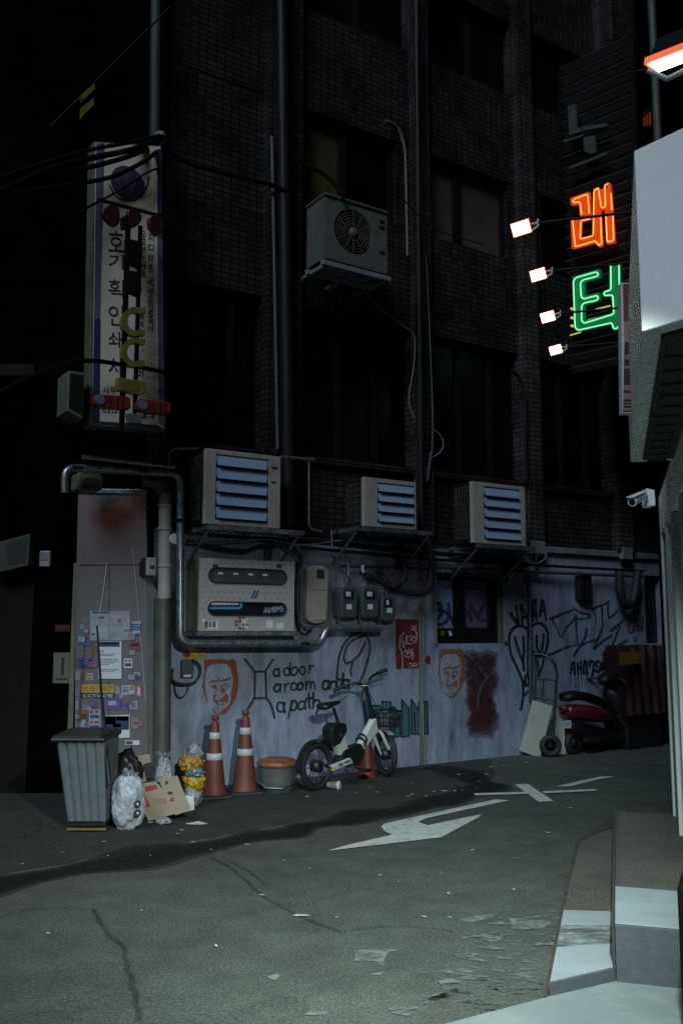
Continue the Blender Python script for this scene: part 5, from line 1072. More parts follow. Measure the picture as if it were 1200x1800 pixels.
q = MB(); q.poly(lean2, c3([(722, 350), (775, 335), (800, 430), (745, 450)]), .03, .05); solo(q, 'small_box', M['ink'], 'small black printed carton behind the flattened cardboard', 'carton')
q = MB(); q.poly(lean2, c3([(560, 335), (600, 312), (650, 318), (655, 400), (640, 420), (580, 420)]), .02, .12); solo(q, 'crate', M['black'], 'black crate behind the white bag', 'crate', bevel=.01)
q = MB(); P = G(342, 1425); q.poly(Plane(P, (1, 0, 0), (0, .3, .95)), c3([(990, 555), (1052, 560), (1056, 650), (1040, 655)]), 0, .004); solo(q, 'paper_sheet', M['paper'], 'pale paper sheet tucked between cardboard and yellow bag', 'paper')
def bag(label, px, py, w_, h_, m, seed, z=0, extra=None, fl=-.9):
    P = G(px, py); k_ = P.y / FPX
    q = MB(); q.blob(P + ZZ * (h_ * .47 + z) * k_, w_ * .5 * k_, w_ * .42 * k_, h_ * .5 * k_, .25, 2.2, seed, 4, crease=.28, flat=fl)
    if extra: bagtop(q, P + ZZ * (h_ + z - 6) * k_, .05, .07, seed)
    return solo(q, 'rubbish_bag', m, label, 'rubbish bag', 'rubbish by the wall')
bag('clear crumpled plastic bag behind the cardboard', 287, 1428, 34, 96, M['bagclear'], 4, extra=True)
bag('crumpled film lying under the cardboard corner', 286, 1450, 28, 14, M['bagclear'], 6)
P = G(338, 1418); k_ = P.y / FPX
t = thing('rubbish_bag', 'clear bag stuffed with yellow rubbish beside the left cone', 'rubbish bag', P, 0, 'rubbish by the wall')
q = MB(); q.blob(P + ZZ * 18 * k_, 17 * k_, 15 * k_, 20 * k_, .2, 2.2, 12, 4, crease=.2); q.build('bag', M['bagclear'], t)
q = MB(); q.blob(P + ZZ * 43 * k_ + Vector((.012, 0, 0)), 18 * k_, 14 * k_, 20 * k_, .35, 2.6, 14, 4, crease=.3); q.build('yellow_content', M['bagyellow'], t)
q = MB(); q.blob(P + ZZ * 72 * k_ - Vector((.015, 0, 0)), 20 * k_, 14 * k_, 15 * k_, .4, 2.6, 15, 4, crease=.35); q.build('yellow_content', mat('orange_rubbish', (.40, .20, .03), .4, var=.4, scale=20, bump=.8, bscale=30), t)
q = MB(); q.blob(P + ZZ * 58 * k_ + Vector((.02, -.03, 0)), 15 * k_, 11 * k_, 8 * k_, .5, 3, 16, 4, crease=.4); q.build('film', mat('teal_film', (.12, .20, .22), .25, var=.5, scale=30), t)
q = MB(); q.blob(P + ZZ * 88 * k_ + Vector((0.01, .02, 0)), 13 * k_, 10 * k_, 16 * k_, .3, 2.6, 17, 4, crease=.35); q.build('film', M['bagclear'], t)
# --- red cone shaped thing behind the bicycle
P = G(645, 1366); k_ = P.y / FPX
t = thing('traffic_cone', 'dark red stubby cone standing behind the bicycle', 'traffic cone', P, 0)
q = MB(); q.lathe(P, [(17 * k_, 0), (18 * k_, 2 * k_), (16 * k_, 6 * k_), (12 * k_, 35 * k_), (7 * k_, 58 * k_), (5 * k_, 62 * k_)], 22); q.build('body', mat('dark_red_rubber', (.20, .022, .018), .55), t)
q = MB(); q.lathe(P + ZZ * 62 * k_, [(6 * k_, 0), (6 * k_, 3 * k_), (3 * k_, 5 * k_)], 14); q.build('tip', M['darkred'], t)

# --- electric bicycle
Gr, Gf = G(556, 1390), G(678, 1365)
BXd = (Gf - Gr); BXd.z = 0; BXd.normalize()
BP = Plane(Gr, BXd); BA = math.atan2(BXd.y, BXd.x)
def b2(px, py): return BP.xz(px, py)
def bp(px, py, y=0.0): x, z = b2(px, py); return BP.pt(x, y, z)
t = thing('bicycle', 'white and black shared electric bicycle with a small basket parked against the wall', 'bicycle', Gr, BA)
RW = b2(556, 1304)[1] / 2
def wheel(C, ax, name, r):
    q = MB(); q.torus(C, ax, r - .028, .028, 36, 10); wo = q.build(name, M['rubber'], t)
    q = MB(); q.torus(C, ax, r - .058, .011, 36, 6); 
    a = Vector(ax).normalized(); e1 = a.orthogonal().normalized(); e2 = a.cross(e1)
    q.build('rim', M['black'], wo)
    q = MB()
    for k in range(10):
        v = e1 * math.cos(k * math.pi / 5) + e2 * math.sin(k * math.pi / 5); q.tube([C, C + v * (r - .06)], .0045, 5)
    q.build('spokes', M['pipegrey'], wo)
    q = MB(); q.lathe(C - a * .05, [(.02, 0), (.055, .01), (.055, .09), (.02, .1)], 18, axis=a); q.build('hub', M['black'], wo)
Cr = BP.pt(0, 0, RW); xf = b2(678, 1365)[0]; 
wheel(Cr, BP.ey, 'rear_wheel', RW)
st = R(-65) - BA; fa = Matrix.Rotation(st, 3, 'Z') @ BXd; fax = ZZ.cross(fa)
Cf = BP.pt(xf, 0, RW); wheel(Cf, fax, 'front_wheel', RW)
head0, head1 = bp(655, 1262), bp(661, 1284)
# mudguard
q = MB()
for a0, a1, cc, dx in ((30, 190, Cr, BXd),):
    L1 = []
    for i in range(15):
        a = R(a0 + (a1 - a0) * i / 14); L1.append(cc + dx * math.cos(a) * (RW + .02) + ZZ * math.sin(a) * (RW + .02))
    for i in range(14):
        s_ = BP.ey * .04; q.hexa([L1[i] - s_, L1[i] + s_, L1[i + 1] + s_, L1[i + 1] - s_], [(p - cc) * .975 + cc for p in (L1[i] - s_, L1[i] + s_, L1[i + 1] + s_, L1[i + 1] - s_)])
q.build('mudguard', M['black'], t)
def slab(q, pts, y0, y1):
    q.hexa([bp(x, y, y1) for x, y in pts], [bp(x, y, y0) for x, y in pts])
q = MB(); slab(q, [(653, 1263), (660, 1261), (666, 1278), (660, 1286), (631, 1326), (626, 1314)], -.035, .035); fr = q.build('down_tube', M['bikewhite'], t, bevel=.014)
q = MB(); slab(q, [(588, 1311), (602, 1289), (608, 1318), (593, 1328)], -.035, .035); q.build('seat_tube_cover', M['bikewhite'], t, bevel=.010)
q = MB(); slab(q, [(571, 1345), (606, 1331), (611, 1340), (578, 1353)], -.075, -.04); cg = q.build('chain_guard', M['bikewhite'], t, bevel=.008)
q = MB(); slab(q, [(571, 1349), (577, 1347), (578, 1352), (572, 1354)], -.083, -.076); q.build('reflector', mat('yellow_reflector', (.65, .60, .03), .3), cg)
q = MB(); slab(q, [(584, 1341), (592, 1338), (593, 1344), (585, 1347)], -.0775, -.0755); slab(q, [(594, 1337), (604, 1333), (606, 1338), (596, 1342)], -.0775, -.0755); q.build('decal', M['ledge'], cg)
q = MB(); slab(q, [(600, 1318), (628, 1306), (636, 1320), (626, 1345), (604, 1348), (590, 1334)], -.05, .05)
slab(q, [(573, 1346), (600, 1326), (606, 1335), (576, 1351)], -.038, .038); q.build('frame_box', M['black'], t, bevel=.012)
q = MB(); slab(q, [(574, 1280), (582, 1271), (600, 1270), (602, 1284), (590, 1306), (578, 1311), (575, 1298)], -.07, .07); q.build('battery', M['black'], t, bevel=.02)
q = MB(); slab(q, [(588, 1286), (592, 1289), (591, 1296), (587, 1292)], -.073, -.0705); q.build('battery_label', M['pipegrey'], t)
q = MB(); q.tube([bp(586, 1245), bp(596, 1276), bp(606, 1335)], .016, 10); q.build('seat_post', M['black'], t)
q = MB(); sa, sb = bp(563, 1243), bp(597, 1234); L = (sb - sa)
sec = [(0, .055, .02), (.12, .085, .035), (.35, .075, .032), (.6, .04, .026), (.85, .026, .022), (1, .014, .012)]
ring = []
for u, wy, hz in sec:
    c = sa + L * u; ring.append([c + BP.ey * math.cos(a) * wy + ZZ * math.sin(a) * hz for a in [2 * math.pi * k / 12 for k in range(12)]])
q.add([v for r_ in ring for v in r_], [[i * 12 + k, i * 12 + (k + 1) % 12, (i + 1) * 12 + (k + 1) % 12, (i + 1) * 12 + k] for i in range(len(sec) - 1) for k in range(12)] + [list(range(12))[::-1], list(range(60, 72))], True); q.build('saddle', M['black'], t)
q = MB(); q.tube([bp(642, 1206), bp(650, 1240), head0], [.020, .024, .028], 12); q.build('stem', M['black'], t)
q = MB(); hb = bp(641, 1204); hl = ZZ.cross(fa)
br_ = Vector((math.cos(R(25)), math.sin(R(25)), 0))
def bar(s_, b_, z_): return hb + br_ * s_ - fa * b_ + ZZ * z_
q.tube(catmull([bar(-.29, .10, -.055), bar(-.22, .06, -.01), bar(-.12, .0, .02), bar(0, 0, 0), bar(.05, .0, .05), bar(.12, .03, .095), bar(.27, .06, .14)], 5), .015, 9); hbo = q.build('handlebar', M['black'], t)
q = MB(); q.tube([bar(-.30, .105, -.06), bar(-.22, .06, -.01)], .021, 9); q.build('grip', M['rubber'], hbo); q = MB(); q.tube([bar(.17, .04, .112), bar(.28, .06, .143)], .021, 9); q.build('grip', M['rubber'], hbo)
q = MB(); q.tube([bar(-.13, -.02, -.0), bar(-.20, -.02, -.05), bar(-.27, .02, -.09)], .006, 6); q.build('brake_lever', M['black'], hbo); q = MB(); q.tube([bar(.11, -.02, .075), bar(.18, -.02, .09), bar(.25, -.01, .10)], .006, 6); q.build('brake_lever', M['black'], hbo)
q = MB(); q.lathe(bp(640, 1208) , [(.035, 0), (.037, .02), (.03, .035)], 18); dsp = q.build('lock_unit', M['black'], t)
q = MB(); q.torus(bp(640, 1207) + ZZ * .012, ZZ, .038, .004, 24, 6); q.build('light_ring', emit('green_ring', (.15, 1, .2), .35), dsp)
for s_ in (-1, 1):
    q = MB(); q.tube([head1 + fax * .03 * s_, head1 + fax * .05 * s_ + fa * .03 - ZZ * .03, Cf + fax * .055 * s_], [.018, .018, .012], 9); q.build('fork_blade', M['bikewhite'], t)
q = MB(); 
L1 = []
for i in range(9):
    a = R(60 + 80 * i / 8); L1.append(Cf + fa * math.cos(a) * (RW + .02) + ZZ * math.sin(a) * (RW + .02))
for i in range(8):
    s_ = fax * .032; q.hexa([L1[i] - s_, L1[i] + s_, L1[i + 1] + s_, L1[i + 1] - s_], [(p - Cf) * .97 + Cf for p in (L1[i] - s_, L1[i] + s_, L1[i + 1] + s_, L1[i + 1] - s_)])
q.build('mudguard', M['bikewhite'], t)
# basket of rods
q = MB(); C0_ = bp(672, 1262); u1, u2 = fa, fax
bw, bl, bh = .13, .20, .16
def bk(a, b, z, s_=1.0): return C0_ + u1 * (a * s_ - .02) + u2 * b * s_ + ZZ * z
rim = [bk(0, -bw, bh * .5), bk(bl, -bw, bh * .5), bk(bl, bw, bh * .5), bk(0, bw, bh * .5)]; flo = [bk(.02, -bw * .8, -bh * .5), bk(bl * .85, -bw * .8, -bh * .5), bk(bl * .85, bw * .8, -bh * .5), bk(.02, bw * .8, -bh * .5)]
q.tube(rim, .008, 6, closed=True); q.tube(flo, .006, 6, closed=True); q.tube([a.lerp(b, .5) for a, b in zip(rim, flo)], .006, 6, closed=True)
for i in range(4):
    for k in range(7):
        u = k / 7; q.tube([rim[i].lerp(rim[(i + 1) % 4], u), flo[i].lerp(flo[(i + 1) % 4], u)], .0045, 5)
q.hexa(flo, [p + ZZ * .01 for p in flo]); q.build('basket', M['black'], t)
q = MB(); q.torus(bp(634, 1305), BXd + ZZ * .4, .055, .012, 20, 7); q.torus(bp(637, 1298), BXd + ZZ * .4, .05, .010, 20, 7); q.build('cable_lock', M['rubber'], t)
q = MB(); q.tube([bp(603, 1352, -.03), bp(618, 1383, -.13)], .009, 7); q.build('kickstand', M['black'], t)
q = MB(); cc = bp(606, 1345); q.tube([cc - BP.ey * .08, cc - BP.ey * .10, cc - BP.ey * .10 + BXd * .14 - ZZ * .05], .010, 7); pc = cc - BP.ey * .10 + BXd * .14 - ZZ * .05; q.box(Plane(pc, BXd), -.045, .045, -.09, -.005, -.012, .012)
q.tube([cc + BP.ey * .08, cc + BP.ey * .10 - BXd * .14 + ZZ * .05], .010, 7); q.build('crank', M['black'], t)
q = MB(); q.tube(catmull([bp(642, 1212), bp(650, 1235, -.06), bp(656, 1262, -.05)], 5), .005, 6); q.build('brake_cable', M['rubber'], t)
# --- drink cup on the ground
P = G(586, 1388); ax = Vector((1, -.35, 0)).normalized()
t = thing('cup', 'crushed white drink cup lying beside the rear wheel of the bicycle', 'cup', P, 0)
q = MB(); q.lathe(P - ax * .06 + ZZ * .04, [(.025, 0), (.03, .01), (.038, .10), (.041, .105)], 16, axis=ax); q.build('cup_body', M['bagclear'], t)
q = MB(); q.lathe(P - ax * .06 + ZZ * .04, [(.043, .106), (.043, .115), (.034, .125)], 16, axis=ax); q.build('cup_lid', M['white'], t)

# --- hand truck with boards
P = G(967, 1329); HT = front(P.y); kk_ = P.y / FPX
def hp(px, py, off=0): return HT.at(px, py, off)
t = thing('hand_truck', 'dark green two wheeled hand truck with a curved handle beside the scooter', 'hand truck', P, 0)
hm = mat('dark_green_enamel', (.014, .028, .026), .45, var=.3)
q = MB(); q.tube(elbow([hp(939, 1238, -.1), hp(941, 1190, -.1), hp(946, 1178, -.1), hp(938, 1150, -.1)], .06), .016, 9)
q.tube(elbow([hp(972, 1290), hp(975, 1230), hp(979, 1182), hp(972, 1160), hp(954, 1150, -.05), hp(938, 1150, -.1)], .09), .018, 9)
q.tube([hp(941, 1192, -.1), hp(976, 1195)], .014, 8); q.tube([hp(940, 1224, -.1), hp(975, 1232)], .014, 8); q.tube([hp(954, 1193, -.06), hp(954, 1228, -.06)], .010, 8); q.tube([hp(972, 1290), hp(967, 1311, .02)], .020, 8); q.tube([hp(939, 1238, -.1), hp(935, 1300, -.25)], .016, 8); q.tube([hp(968, 1265), hp(963, 1293)], .012, 8)
q.build('frame', hm, t)
q = MB(); q.tube([hp(967, 1311, .1), hp(962, 1311, -.38)], .014, 8); q.build('axle', hm, t)
q = MB(); q.hexa([hp(905, 1331, -.1) * 1, hp(950, 1333, .0), hp(952, 1328, -.4), hp(912, 1327, -.45)], [p + ZZ * .012 for p in (hp(905, 1331, -.1), hp(950, 1333, .0), hp(952, 1328, -.4), hp(912, 1327, -.45))]); q.build('toe_plate', hm, t)
for o_, r_ in ((.1, 19), (-.42, 18)):
    C = hp(967, 1311, o_) if o_ > 0 else hp(961, 1311, o_); rr = r_ * kk_
    C.z = rr
    q = MB(); q.torus(C, (0, 1, 0), rr * .72, rr * .28, 26, 10); wo = q.build('wheel', M['rubber'], t)
    q = MB(); q.lathe(C + Vector((0, .03, 0)), [(rr * .5, 0), (rr * .5, .02), (rr * .25, .035), (rr * .25, .07), (.01, .075)], 18, axis=(0, -1, 0)); q.build('hub', M['pipedark'], wo)
wb = mat('stained_white_board', (.42, .43, .36), .8, var=.12, scale=3, dirt=(.22, .22, .17), dirtamt=.5)
def board(pts, off, th, label):
    q = MB(); q.hexa([hp(x, y, off) + Vector((th * .15, th, 0)) for x, y in pts], [hp(x, y, off) for x, y in pts]); return solo(q, 'foam_board', wb, label, 'board', 'pale boards on the hand truck', bevel=.008)
board([(936, 1231), (971, 1242), (949, 1333), (912, 1320)], -.02, .12, 'wide pale board leaning on the left of the hand truck')
board([(973, 1244), (989, 1246), (995, 1326), (964, 1328)], -.18, .06, 'narrow pale board standing behind the hand truck rail')

# --- scooter
M['scblack'] = mat('black_scooter_plastic', (.007, .007, .008), .45, var=.3, spec=.25)
Sr, Sf = G(1007, 1326), G(1106, 1313)
SXd = Sf - Sr; SXd.z = 0; SXd.normalize(); SP = Plane(Sr, SXd)
def s2(px, py, y=0.0): x, z = SP.xz(px, py); return SP.pt(x, y, z)
t = thing('scooter', 'dark red and black motor scooter parked nose away by the wall', 'scooter', Sr, math.atan2(SXd.y, SXd.x))
rw = abs(SP.xz(1007, 1285)[1] - SP.xz(1007, 1326)[1]) / 2
for C, n_ in ((SP.pt(0, 0, rw), 'rear_wheel'), (SP.pt(SP.xz(1106, 1313)[0], 0, rw), 'front_wheel')):
    q = MB(); q.torus(C, SP.ey, rw * .72, rw * .29, 30, 10); wo = q.build(n_, M['rubber'], t)
    q = MB(); q.lathe(C - SP.ey * .04, [(rw * .2, -.02), (rw * .5, 0), (rw * .5, .08), (rw * .2, .1)], 20, axis=SP.ey); q.build('rim', M['pipedark'], wo)
def loft(q, secs, n=16, pw=2.6):     # secs: centre px,py, half width (m), half height (px)
    ring = []
    for (px, py, wy, hpx, *o) in secs:
        c = s2(px, py); h = hpx * c.y / FPX; oy = o[0] if o else 0
        r_ = []
        for k in range(n):
            a = 2 * math.pi * k / n; ca, sa_ = math.cos(a), math.sin(a)
            r_.append(c + SP.ey * (math.copysign(abs(ca) ** (2 / pw), ca) * wy + oy) + ZZ * math.copysign(abs(sa_) ** (2 / pw), sa_) * h)
        ring.append(r_)
    m = len(ring); q.add([v for r_ in ring for v in r_], [[i * n + k, i * n + (k + 1) % n, (i + 1) * n + (k + 1) % n, (i + 1) * n + k] for i in range(m - 1) for k in range(n)] + [list(range(n))[::-1], list(range((m - 1) * n, m * n))], True)
q = MB(); loft(q, [(990, 1249, .03, 5), (994, 1250, .11, 11), (1012, 1252, .17, 14), (1035, 1254, .18, 14), (1055, 1258, .16, 12), (1064, 1262, .09, 8), (1067, 1264, .03, 4)]); q.build('side_fairing', M['redpaint'], t)
q = MB(); loft(q, [(988, 1228, .03, 4), (993, 1225, .11, 8), (1010, 1222, .14, 8), (1030, 1225, .14, 7), (1045, 1231, .12, 7), (1056, 1237, .09, 6), (1060, 1240, .04, 4)]); q.build('seat', M['scblack'], t)
q = MB(); loft(q, [(996, 1275, .04, 8), (1005, 1280, .10, 14), (1025, 1288, .12, 16), (1050, 1292, .13, 14), (1075, 1298, .15, 8), (1090, 1290, .15, 12), (1098, 1275, .10, 18)]); q.build('engine_cover', M['scblack'], t)
q = MB(); loft(q, [(1066, 1222, .04, 10), (1072, 1232, .13, 22), (1078, 1250, .19, 32), (1088, 1262, .20, 36), (1098, 1270, .16, 34), (1110, 1275, .08, 24), (1116, 1278, .03, 12)]); q.build('leg_shield', M['scblack'], t)
q = MB(); loft(q, [(1054, 1198, .03, 4), (1060, 1195, .09, 10), (1075, 1190, .13, 12), (1092, 1187, .10, 11), (1099, 1184, .05, 6)]); q.build('head_cover', M['scblack'], t)
q = MB(); q.tube([s2(1078, 1200), s2(1086, 1230), s2(1096, 1262), s2(1105, 1295)], .035, 10); q.build('fork', M['scblack'], t)
for sg in (-1, 1):
    q = MB(); q.tube([s2(1076, 1190, .06 * sg), s2(1068, 1193, .2 * sg), s2(1058, 1196, .32 * sg)], .017, 8); hg = q.build('handlebar', M['rubber'], t)
    q = MB(); q.tube([s2(1076, 1186, .16 * sg), s2(1084, 1170, .24 * sg)], .006, 6); q.lathe(s2(1084, 1170, .26 * sg), [(.05, 0), (.055, .01), (.03, .03)], 14, axis=SXd); q.build('mirror', M['scblack'], hg)
q = MB(); loft(q, [(1095, 1290, .04, 6), (1105, 1284, .09, 8), (1114, 1288, .08, 8), (1119, 1296, .03, 6)]); q.build('front_mudguard', M['scblack'], t)
PL = s2(997, 1272) - SXd * .07; pp = Plane(PL, (Matrix.Rotation(R(-90 + 18), 3, 'Z') @ SXd))
q = MB(); pz = FAC
sp_ = Plane(s2(993, 1273), (AR.x * .6 + .4, AR.y * .6, 0)); q.poly(sp_, [(990, 1267), (1003, 1266), (1003, 1280), (990, 1280)], .06, .006); o = q.build('number_plate', mat('pale_green_plate', (.28, .42, .42), .5), t)
q = MB(); q.text(sp_, '37', 992, 1270, 1001, 1277, .062, .001); q.build('plate_number', M['signblue'], o)
q = MB(); q.lathe(s2(1009, 1300, -.13), [(.02, 0), (.045, .02), (.045, .30), (.03, .36)], 14, axis=SXd - ZZ * .05); q.build('exhaust', M['pipedark'], t)
q = MB(); loft(q, [(985, 1244, .03, 3), (988, 1245, .07, 5), (993, 1246, .07, 5)]); q.build('tail_light', M['redsign'], t)
q = MB(); q.lathe(s2(1098, 1205, -.1), [(.03, 0), (.032, .03), (.01, .045)], 12, axis=SXd); q.build('indicator', emit('amber_glint', (1, .35, .1), .05, (.5, .2, .05)), t)
q = MB(); q.tube([s2(1066, 1256, -.17), s2(1076, 1274, -.17)], .012, 7); q.build('trim', M['steel'], t)
# --- red tarpaulin over a stack at the far end
t = fthing('tarpaulin_stack', 'stack under a dark red tarpaulin at the far end of the wall behind the scooter', 'covered stack', 1125, 1305, .3); 
x0, x1 = FAC.xz(1098, 1200, .45)[0], FAC.xz(1162, 1200, .45)[0]; z0, z1 = FAC.xz(1125, 1256, .45)[1], FAC.xz(1125, 1136, .45)[1]
q = MB(); n = 64; rows = 7; vs_ = []
for r_ in range(rows + 1):
    for i in range(n + 1):
        u = i / n; zz = z1 + .03 * noise.noise(Vector((u * 7, 0, 3))) - .10 * max(0, math.cos(u * 22)) ** 3 * (r_ == 0); z = zz + (z0 - zz) * r_ / rows
        fold = .035 * math.sin(u * 26 + .6 * math.sin(r_ * .8)) + .03 * noise.noise(Vector((u * 9, r_ * .5, 0)))
        vs_.append(FAC.pt(x0 + (x1 - x0) * u, -.45 - fold - .03 * r_ / rows, z))
q.add(vs_, [[r_ * (n + 1) + i, r_ * (n + 1) + i + 1, (r_ + 1) * (n + 1) + i + 1, (r_ + 1) * (n + 1) + i] for r_ in range(rows) for i in range(n)], True)
top_ = [vs_[i] for i in range(n + 1)]; q.add(top_ + [p + FAC.ey * .36 for p in top_], [[i, i + 1, n + 2 + i, n + 1 + i] for i in range(n)])
q.add([vs_[r_ * (n + 1)] for r_ in range(rows + 1)] + [vs_[r_ * (n + 1)] + FAC.ey * .36 for r_ in range(rows + 1)], [[r_, r_ + 1, rows + 2 + r_, rows + 1 + r_] for r_ in range(rows)])
q.build('tarpaulin', mat('dark_red_tarpaulin', (.022, .0035, .003), .5, var=.5, scale=8, spec=.3), t, recalc=False)
q = MB(); q.box(FAC, x0 + .03, x1, -.43, -.08, .0, z0 + .25); q.build('base', M['black'], t, bevel=.02)
t = fthing('plate', 'amber warning plate hung on the red tarpaulin', 'plate', 1108, 1168, .4)
q = MB(); q.poly(FAC, [(1089, 1147), (1125, 1145), (1124, 1166), (1090, 1169)], .60, .01); q.build('board', M['amber'], t)
q = MB()
for y in (1152, 1158): q.poly(FAC, [(1100, y), (1120, y - 1), (1120, y + 1), (1100, y + 2)], .602, .001)
q.build('print', M['yellowsign'], t)
# --- litter
lit = mat('litter_paper', (.50, .52, .50), .8, var=.1)
def scrap(n, amp, seed):
    q = MB(); rnd = random.Random(seed); pts = [(math.cos(2 * math.pi * k / n) * rnd.uniform(.6, 1.1), math.sin(2 * math.pi * k / n) * rnd.uniform(.25, .55)) for k in range(n)]
    q.hexa([Vector((x, y, .001)) for x, y in pts], [Vector((x, y, .006 + amp * abs(noise.noise(Vector((x * 2, y * 2, seed)))))) for x, y in pts]); return q
base = scrap(7, .2, 2); base.v = [v * 1 for v in base.v]
proto = base.build('litter_scrap', lit); proto['label'] = 'tiny pale scrap of litter on the asphalt'; proto['category'] = 'litter'; proto['group'] = 'pale scraps of litter on the road'
spots = [(313, 1465), (320, 1459), (340, 1480), (372, 1493), (190, 1504), (265, 1503), (155, 1481), (183, 1479), (434, 1484), (540, 1400), (725, 1376), (717, 1399), (627, 1394), (650, 1384), (663, 1392), (725, 1396), (762, 1391), (748, 1399), (780, 1390), (799, 1390), (812, 1389), (842, 1373), (862, 1348), (855, 1361), (805, 1361), (837, 1384), (1002, 1420), (962, 1463), (985, 1533), (788, 1570), (775, 1533), (902, 1563), (700, 1550), (545, 1526), (668, 1538), (745, 1611), (500, 1512), (1130, 1330), (1065, 1353), (1010, 1345), (925, 1340), (885, 1345), (790, 1612), (830, 1494), (905, 1508), (250, 1600), (380, 1662), (592, 1612), (110, 1498), (40, 1518), (85, 1640), (462, 1573)]
rnd = random.Random(11)
for i, (x, y) in enumerate(spots):
    o = proto if i == 0 else proto.copy()
    if i: COL.objects.link(o)
    o.location = G(x, y, .009); s_ = rnd.uniform(.012, .030) * (1.5 if y < 1420 else 1); s_ *= .72; o.scale = (s_, s_, s_); o.rotation_euler = (0, 0, rnd.uniform(0, 6.28))
for (x, y, w_, lab) in ((345, 1448, .09, 'larger white scrap of paper on the road below the left cone'), (272, 1446, .05, 'pale rag end by the foot of the white bag'), (528, 1609, .05, 'thin curled pale strip on the open road')):
    q = scrap(9, .6, int(x)); q.v = [Vector((v.x * w_, v.y * w_ * .6, v.z * w_ * .6)) + G(x, y, .009) for v in q.v]; solo(q, 'paper_scrap', lit, lab, 'litter')
# dry weeds at the foot of the dark wall
q = MB(); rnd = random.Random(5)
for i in range(18):
    c = G(rnd.gauss(80, 28), rnd.uniform(1450, 1480)); h = rnd.uniform(.01, .04); a = rnd.uniform(0, 6.28); d_ = Vector((math.cos(a), math.sin(a), 0))
    q.add([c, c + d_ * .02, c + d_ * .05 + ZZ * h, c + d_ * .03 + ZZ * h * .9], [[0, 1, 2, 3]])
wd = solo(q, 'dry_leaves', mat('dry_leaves', (.022, .018, .008), .8, var=.5), 'dry leaves swept against the foot of the wheeled bin', 'leaves'); wd['kind'] = 'stuff'

# ================================================================== right-hand shop
d0 = 2.69
C0 = D(1127, 583, d0); zl = C0.z; dd = ray(1112, 265); zh = (CP + dd * (C0.y / dd.y)).z
p0 = AR.dot(C0); PA0 = alley(p0); Cfar = PA0.at(1108, 822); 
Pb = G(1181, 1432, STEPZ); p2 = AR.dot(Pb); PW = alley(p2)
qf = AL.dot(Pb)
shop = thing('shop', 'white shopfront with a boxy overhanging fascia on the right', 'shop', Pb, 0)
def aq(p, qd, z): v = AR * p + AL * qd; return Vector((v.x, v.y, z))
ef = vp(-660) * -1
E1 = C0 + ef * 1.5
qn = AL.dot(C0); qfar = AL.dot(Cfar)
foot = [C0, E1, E1 + AR * .9, aq(p2 + .3, qfar, 0), aq(p2 + .0, qfar, 0), aq(p0, qfar, 0)]
foot = [C0, E1, E1 + AR * .9, aq(p2 + .6, qfar, 0), aq(p0, qfar, 0)]
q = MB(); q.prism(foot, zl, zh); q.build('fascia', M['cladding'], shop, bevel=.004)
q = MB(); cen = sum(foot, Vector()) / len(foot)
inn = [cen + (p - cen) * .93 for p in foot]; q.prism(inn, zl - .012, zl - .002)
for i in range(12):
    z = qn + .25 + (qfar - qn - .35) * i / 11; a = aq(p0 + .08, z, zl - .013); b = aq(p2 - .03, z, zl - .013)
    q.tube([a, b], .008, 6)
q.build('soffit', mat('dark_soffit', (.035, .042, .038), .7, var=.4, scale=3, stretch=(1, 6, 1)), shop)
M['post'] = mat('white_post_paint', (.52, .60, .60), .5, var=.1, scale=4, dirt=(.16, .18, .18), dirtamt=.6, dscale=3, stretch=(1, 1, .3))
# shop wall: lintel, posts, glazing, kick plate
def wallbox(mb, qa, qb, z0, z1, d_out=.0, d_in=.12):
    pts = [aq(p2 - d_out, qa, 0), aq(p2 - d_out, qb, 0), aq(p2 + d_in, qb, 0), aq(p2 + d_in, qa, 0)]; mb.prism(pts, z0, z1)
zlin = PW.at(1163, 931).z; 
q = MB(); wallbox(q, .4, qf, zlin, zl + .02); q.build('lintel', M['cladding'], shop, bevel=.005)
q = MB(); wallbox(q, qf - .10, qf - .001, STEPZ + .006, zlin - .002, .0, .12); q.build('post', M['post'], shop, bevel=.006)
q = MB(); wallbox(q, qf - .13, qf - .101, STEPZ + .006, zlin - .002, -.015, .10); q.build('door_jamb', M['olive'], shop)
for k in (.62, 1.25, 2.0): 
    q = MB(); wallbox(q, qf - k - .09, qf - k, STEPZ + .006, zlin - .002, .0, .12); q.build('post', M['post'], shop, bevel=.006)
q = MB(); wallbox(q, .4, qf - .14, STEPZ + .35, zlin - .003, -.07, .08); q.build('glazing', M['glass'], shop)
q = MB(); wallbox(q, .4, qf - .14, STEPZ + .006, STEPZ + .349, -.03, .10); q.build('kick_panel', M['post'], shop)
q = MB(); q.prism([aq(p2 + .13, .4, 0), aq(p2 + .13, qf - .02, 0), aq(p2 + 3, qf - .02, 0), aq(p2 + 3, .4, 0)], 0, zl); q.build('interior', M['black'], shop)
q = MB(); q.prism([aq(p2 + .13, qf - .019, 0), aq(p2 + .13, qf + .0, 0), aq(p2 + 2.5, qf, 0), aq(p2 + 2.5, qf - .019, 0)], 0, zl); q.build('end_wall', M['post'], shop)
